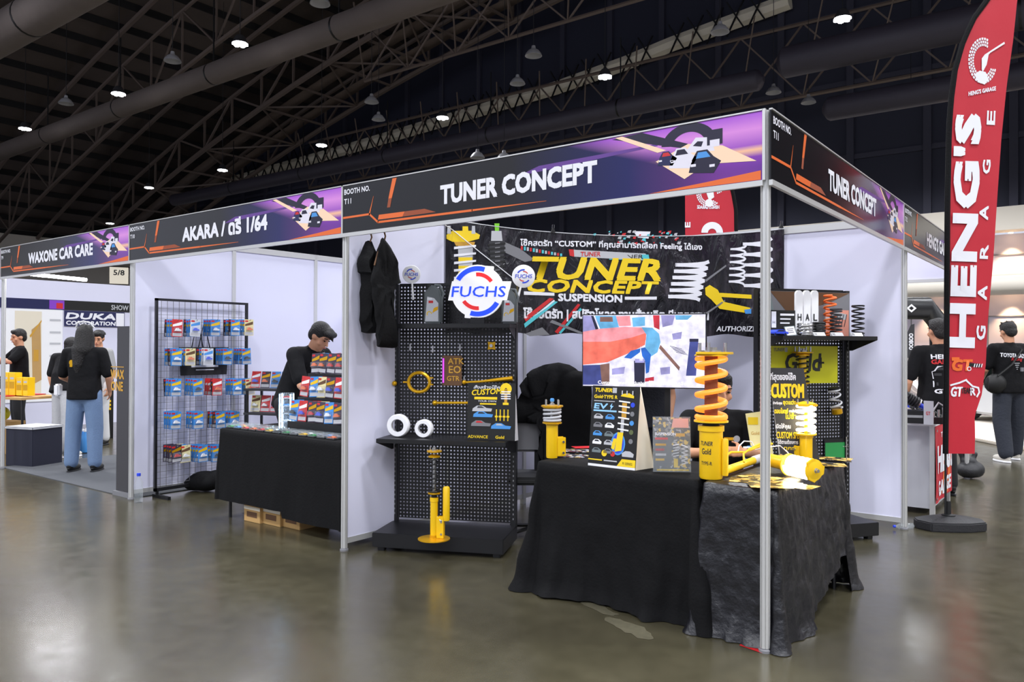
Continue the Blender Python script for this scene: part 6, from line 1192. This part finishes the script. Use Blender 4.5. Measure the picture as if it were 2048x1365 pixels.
t = flag(fr, 'red feather flag seen in reverse beyond the banner, under the fascia', [(310, 1385), (330, 1376), (360, 1370), (700, 1372), (960, 1372)], [(310, 1400), (325, 1430), (350, 1452), (385, 1462), (420, 1468), (700, 1470), (960, 1470)], pr2, True)
MB('rubber').lathe([(.28, 0), (.28, .06), (.08, .09), (.06, .2)], 8, (fr.L(1474, 900)[0], 0, 0)).build('water_base', t)
# inflatable arch
t = thing('inflatable_arch', 'black inflatable arch in the background left of the feather flag', 'inflatable arch', None)
pp = [at(1660, 900, 17), at(1664, 655, 17), at(1700, 617, 17), at(1853, 617, 17), at(1884, 655, 17), at(1888, 860, 17)]; pp[0].z = 0; pp[-1].z = 0; pp[0].x, pp[0].y = pp[1].x, pp[1].y; pp[-1].x, pp[-1].y = pp[-2].x, pp[-2].y
b = MB('black_metal'); b.tube(pp, .245, 16); b.build('tube_body', t); fa = Fr(at(1822, 617, 16.7), YAW); MB('print_white').ring(0, 0, .045, .09, 0, 360, -.02, 4, 1.2).ring(-.3, 0, .045, .09, 0, 360, -.02, 4, 1.2).build('logo', t).matrix_world = fa.M
c = at(1821, 820, 13.5); fr = Fr((c.x, c.y, 0), YAW); L = fr.L; t = thing('small_feather_flag', 'small black feather flag under the inflatable arch', 'flag', fr)
b = MB('dark_grey').prism([L(1813, 720), L(1829, 720), L(1829, 648), L(1822, 650), L(1815, 665)], 0, .006); a = L(1826, 700); b.use('print_white').text('OOBOO', a[0], a[1], .07, .28, -.002, .04, 0, 90); b.build('sail', t); MB('black').cyl((L(1813, 720)[0], 0, 0), (L(1813, 720)[0], 0, 1.4), .015, 8).build('pole', t)
# cars
pal('car_white', 210, 210, 212, .15, coat=.8)
def car(label, M, m, L_=4.3, w=1.8, h=1.75, plate=None, low=False):
    t = thing('car', label, 'car', None, 'parked cars'); t.matrix_world = M     # nose towards -x
    pf = [(-.5, .12), (-.5, .36), (-.47, .46), (-.28, .54), (-.14, .96), (.34, 1.0), (.46, .62), (.5, .55), (.5, .12)] if not low else [(-.5, .12), (-.5, .38), (-.46, .50), (-.22, .62), (-.06, .98), (.2, 1.0), (.42, .70), (.5, .62), (.5, .12)]
    b = MB(m); vs = []; n = len(pf)
    for y, ins in ((-w/2, 1), (-w/2+.06, 0), (w/2-.06, 0), (w/2, 1)):
        for x, z in pf: zz_ = z*h; k = (.14*(max(0, zz_-h*.5)/h*2)); vs.append((x*L_*(1-.01*ins), (y+(k if y < 0 else -k)), zz_ - (.02*ins if z > .5 else 0)))
    fs = [tuple(range(n)), tuple(range(4*n-1, 3*n-1, -1))]+[(k*n+i, (k+1)*n+i, (k+1)*n+(i+1) % n, k*n+(i+1) % n) for k in range(3) for i in range(n)]; b.add(vs, fs); b.build('body', t, bevel=.04)
    for s in (-1, 1):
        g = MB('car_glass'); yy = [s*(w/2+.004-.14*(z*h-h*.5)/h*2) for z in (.58, .92)]
        for xa, xb, xc, xd in ((-.24, -.02, -.02, -.12), (0, .24, .24, 0), (.26, .40, .33, .26)): g.add([(xa*L_, yy[0]+s*.012, .58*h), (xb*L_, yy[0]+s*.012, .58*h), (xc*L_, yy[1]+s*.012, .90*h), (xd*L_, yy[1]+s*.012, .90*h)], [(0, 1, 2, 3)])
        g.build('side_window', t)
        for x in (-.32, .32): MB('rubber').lathe([(.16, -.1), (.32, -.1), (.33, -.08), (.33, .08), (.32, .1), (.16, .1)], 24, (x*L_, s*(w/2-.08), .33), (0, 1, 0)).build('wheel', t); MB('silver').lathe([(.02, -.11), (.2, -.105)], 10, (x*L_, s*(w/2-.08)+s*.01, .33), (0, 1, 0)).build('rim', t)
    f = .5*L_; MB('car_black').box(-f-.03, -w*.40, .16*h, -f+.02, w*.40, .34*h).build('grille', t, bevel=.02)
    for s in (-1, 1): MB('lens_grey').ell((-f+.03, s*w*.38, .42*h), (.06, .16, .06), 12).build('headlight', t)
    g = MB('car_glass'); g.add([(-.275*L_, -w*.40, .56*h), (-.275*L_, w*.40, .56*h), (-.150*L_, w*.36, .92*h), (-.150*L_, -w*.36, .92*h)], [(0, 1, 2, 3)]); g.build('windscreen', t)
    if plate: k = MB('plate'); k.X = Matrix.Translation((-f-.036, .26, .24*h)) @ Matrix.Rotation(-pi/2, 4, 'Z'); k.box(0, 0, 0, .52, .006, .12); k.use('black').text(plate, .03, .025, .07, .46, -.002, .03); k.X = Matrix.Identity(4); k.build('number_plate', t)
    return t
car('beige car with dark windows seen behind the white counter', T_((-2.95, 9.6, 0)), 'car_beige', 4.5, 1.85, 1.42)
c = G(2022, 872); car('low parked car with black front and lettered plate behind the thick-haired man', T_((c.x+.6, c.y+1.9, .052)) @ Matrix.Rotation(YAW+pi/2+.12, 4, 'Z'), 'car_white', 4.2, 1.75, 1.22, 'GR-FOUR', True)
o = MB('yellow').box(-.2, 0, .0, .2, .01, .3).build('floor_sign'); p = G(2040, 922); o.matrix_world = T_((p.x+.35, p.y+.9, 0)) @ Matrix.Rotation(YAW, 4, 'Z'); tag(o, "yellow sign standing behind the thick-haired man's shoes", 'sign')
o = MB('hall_cream').box(-1.3, -1.0, 0, 3.2, 4.2, .05).build('display_platform', bevel=.01); p = G(2022, 890); o.matrix_world = T_((p.x+.6, p.y+.9, 0)) @ Matrix.Rotation(YAW, 4, 'Z'); tag(o, 'low pale platform under the dark-fronted car', 'platform')
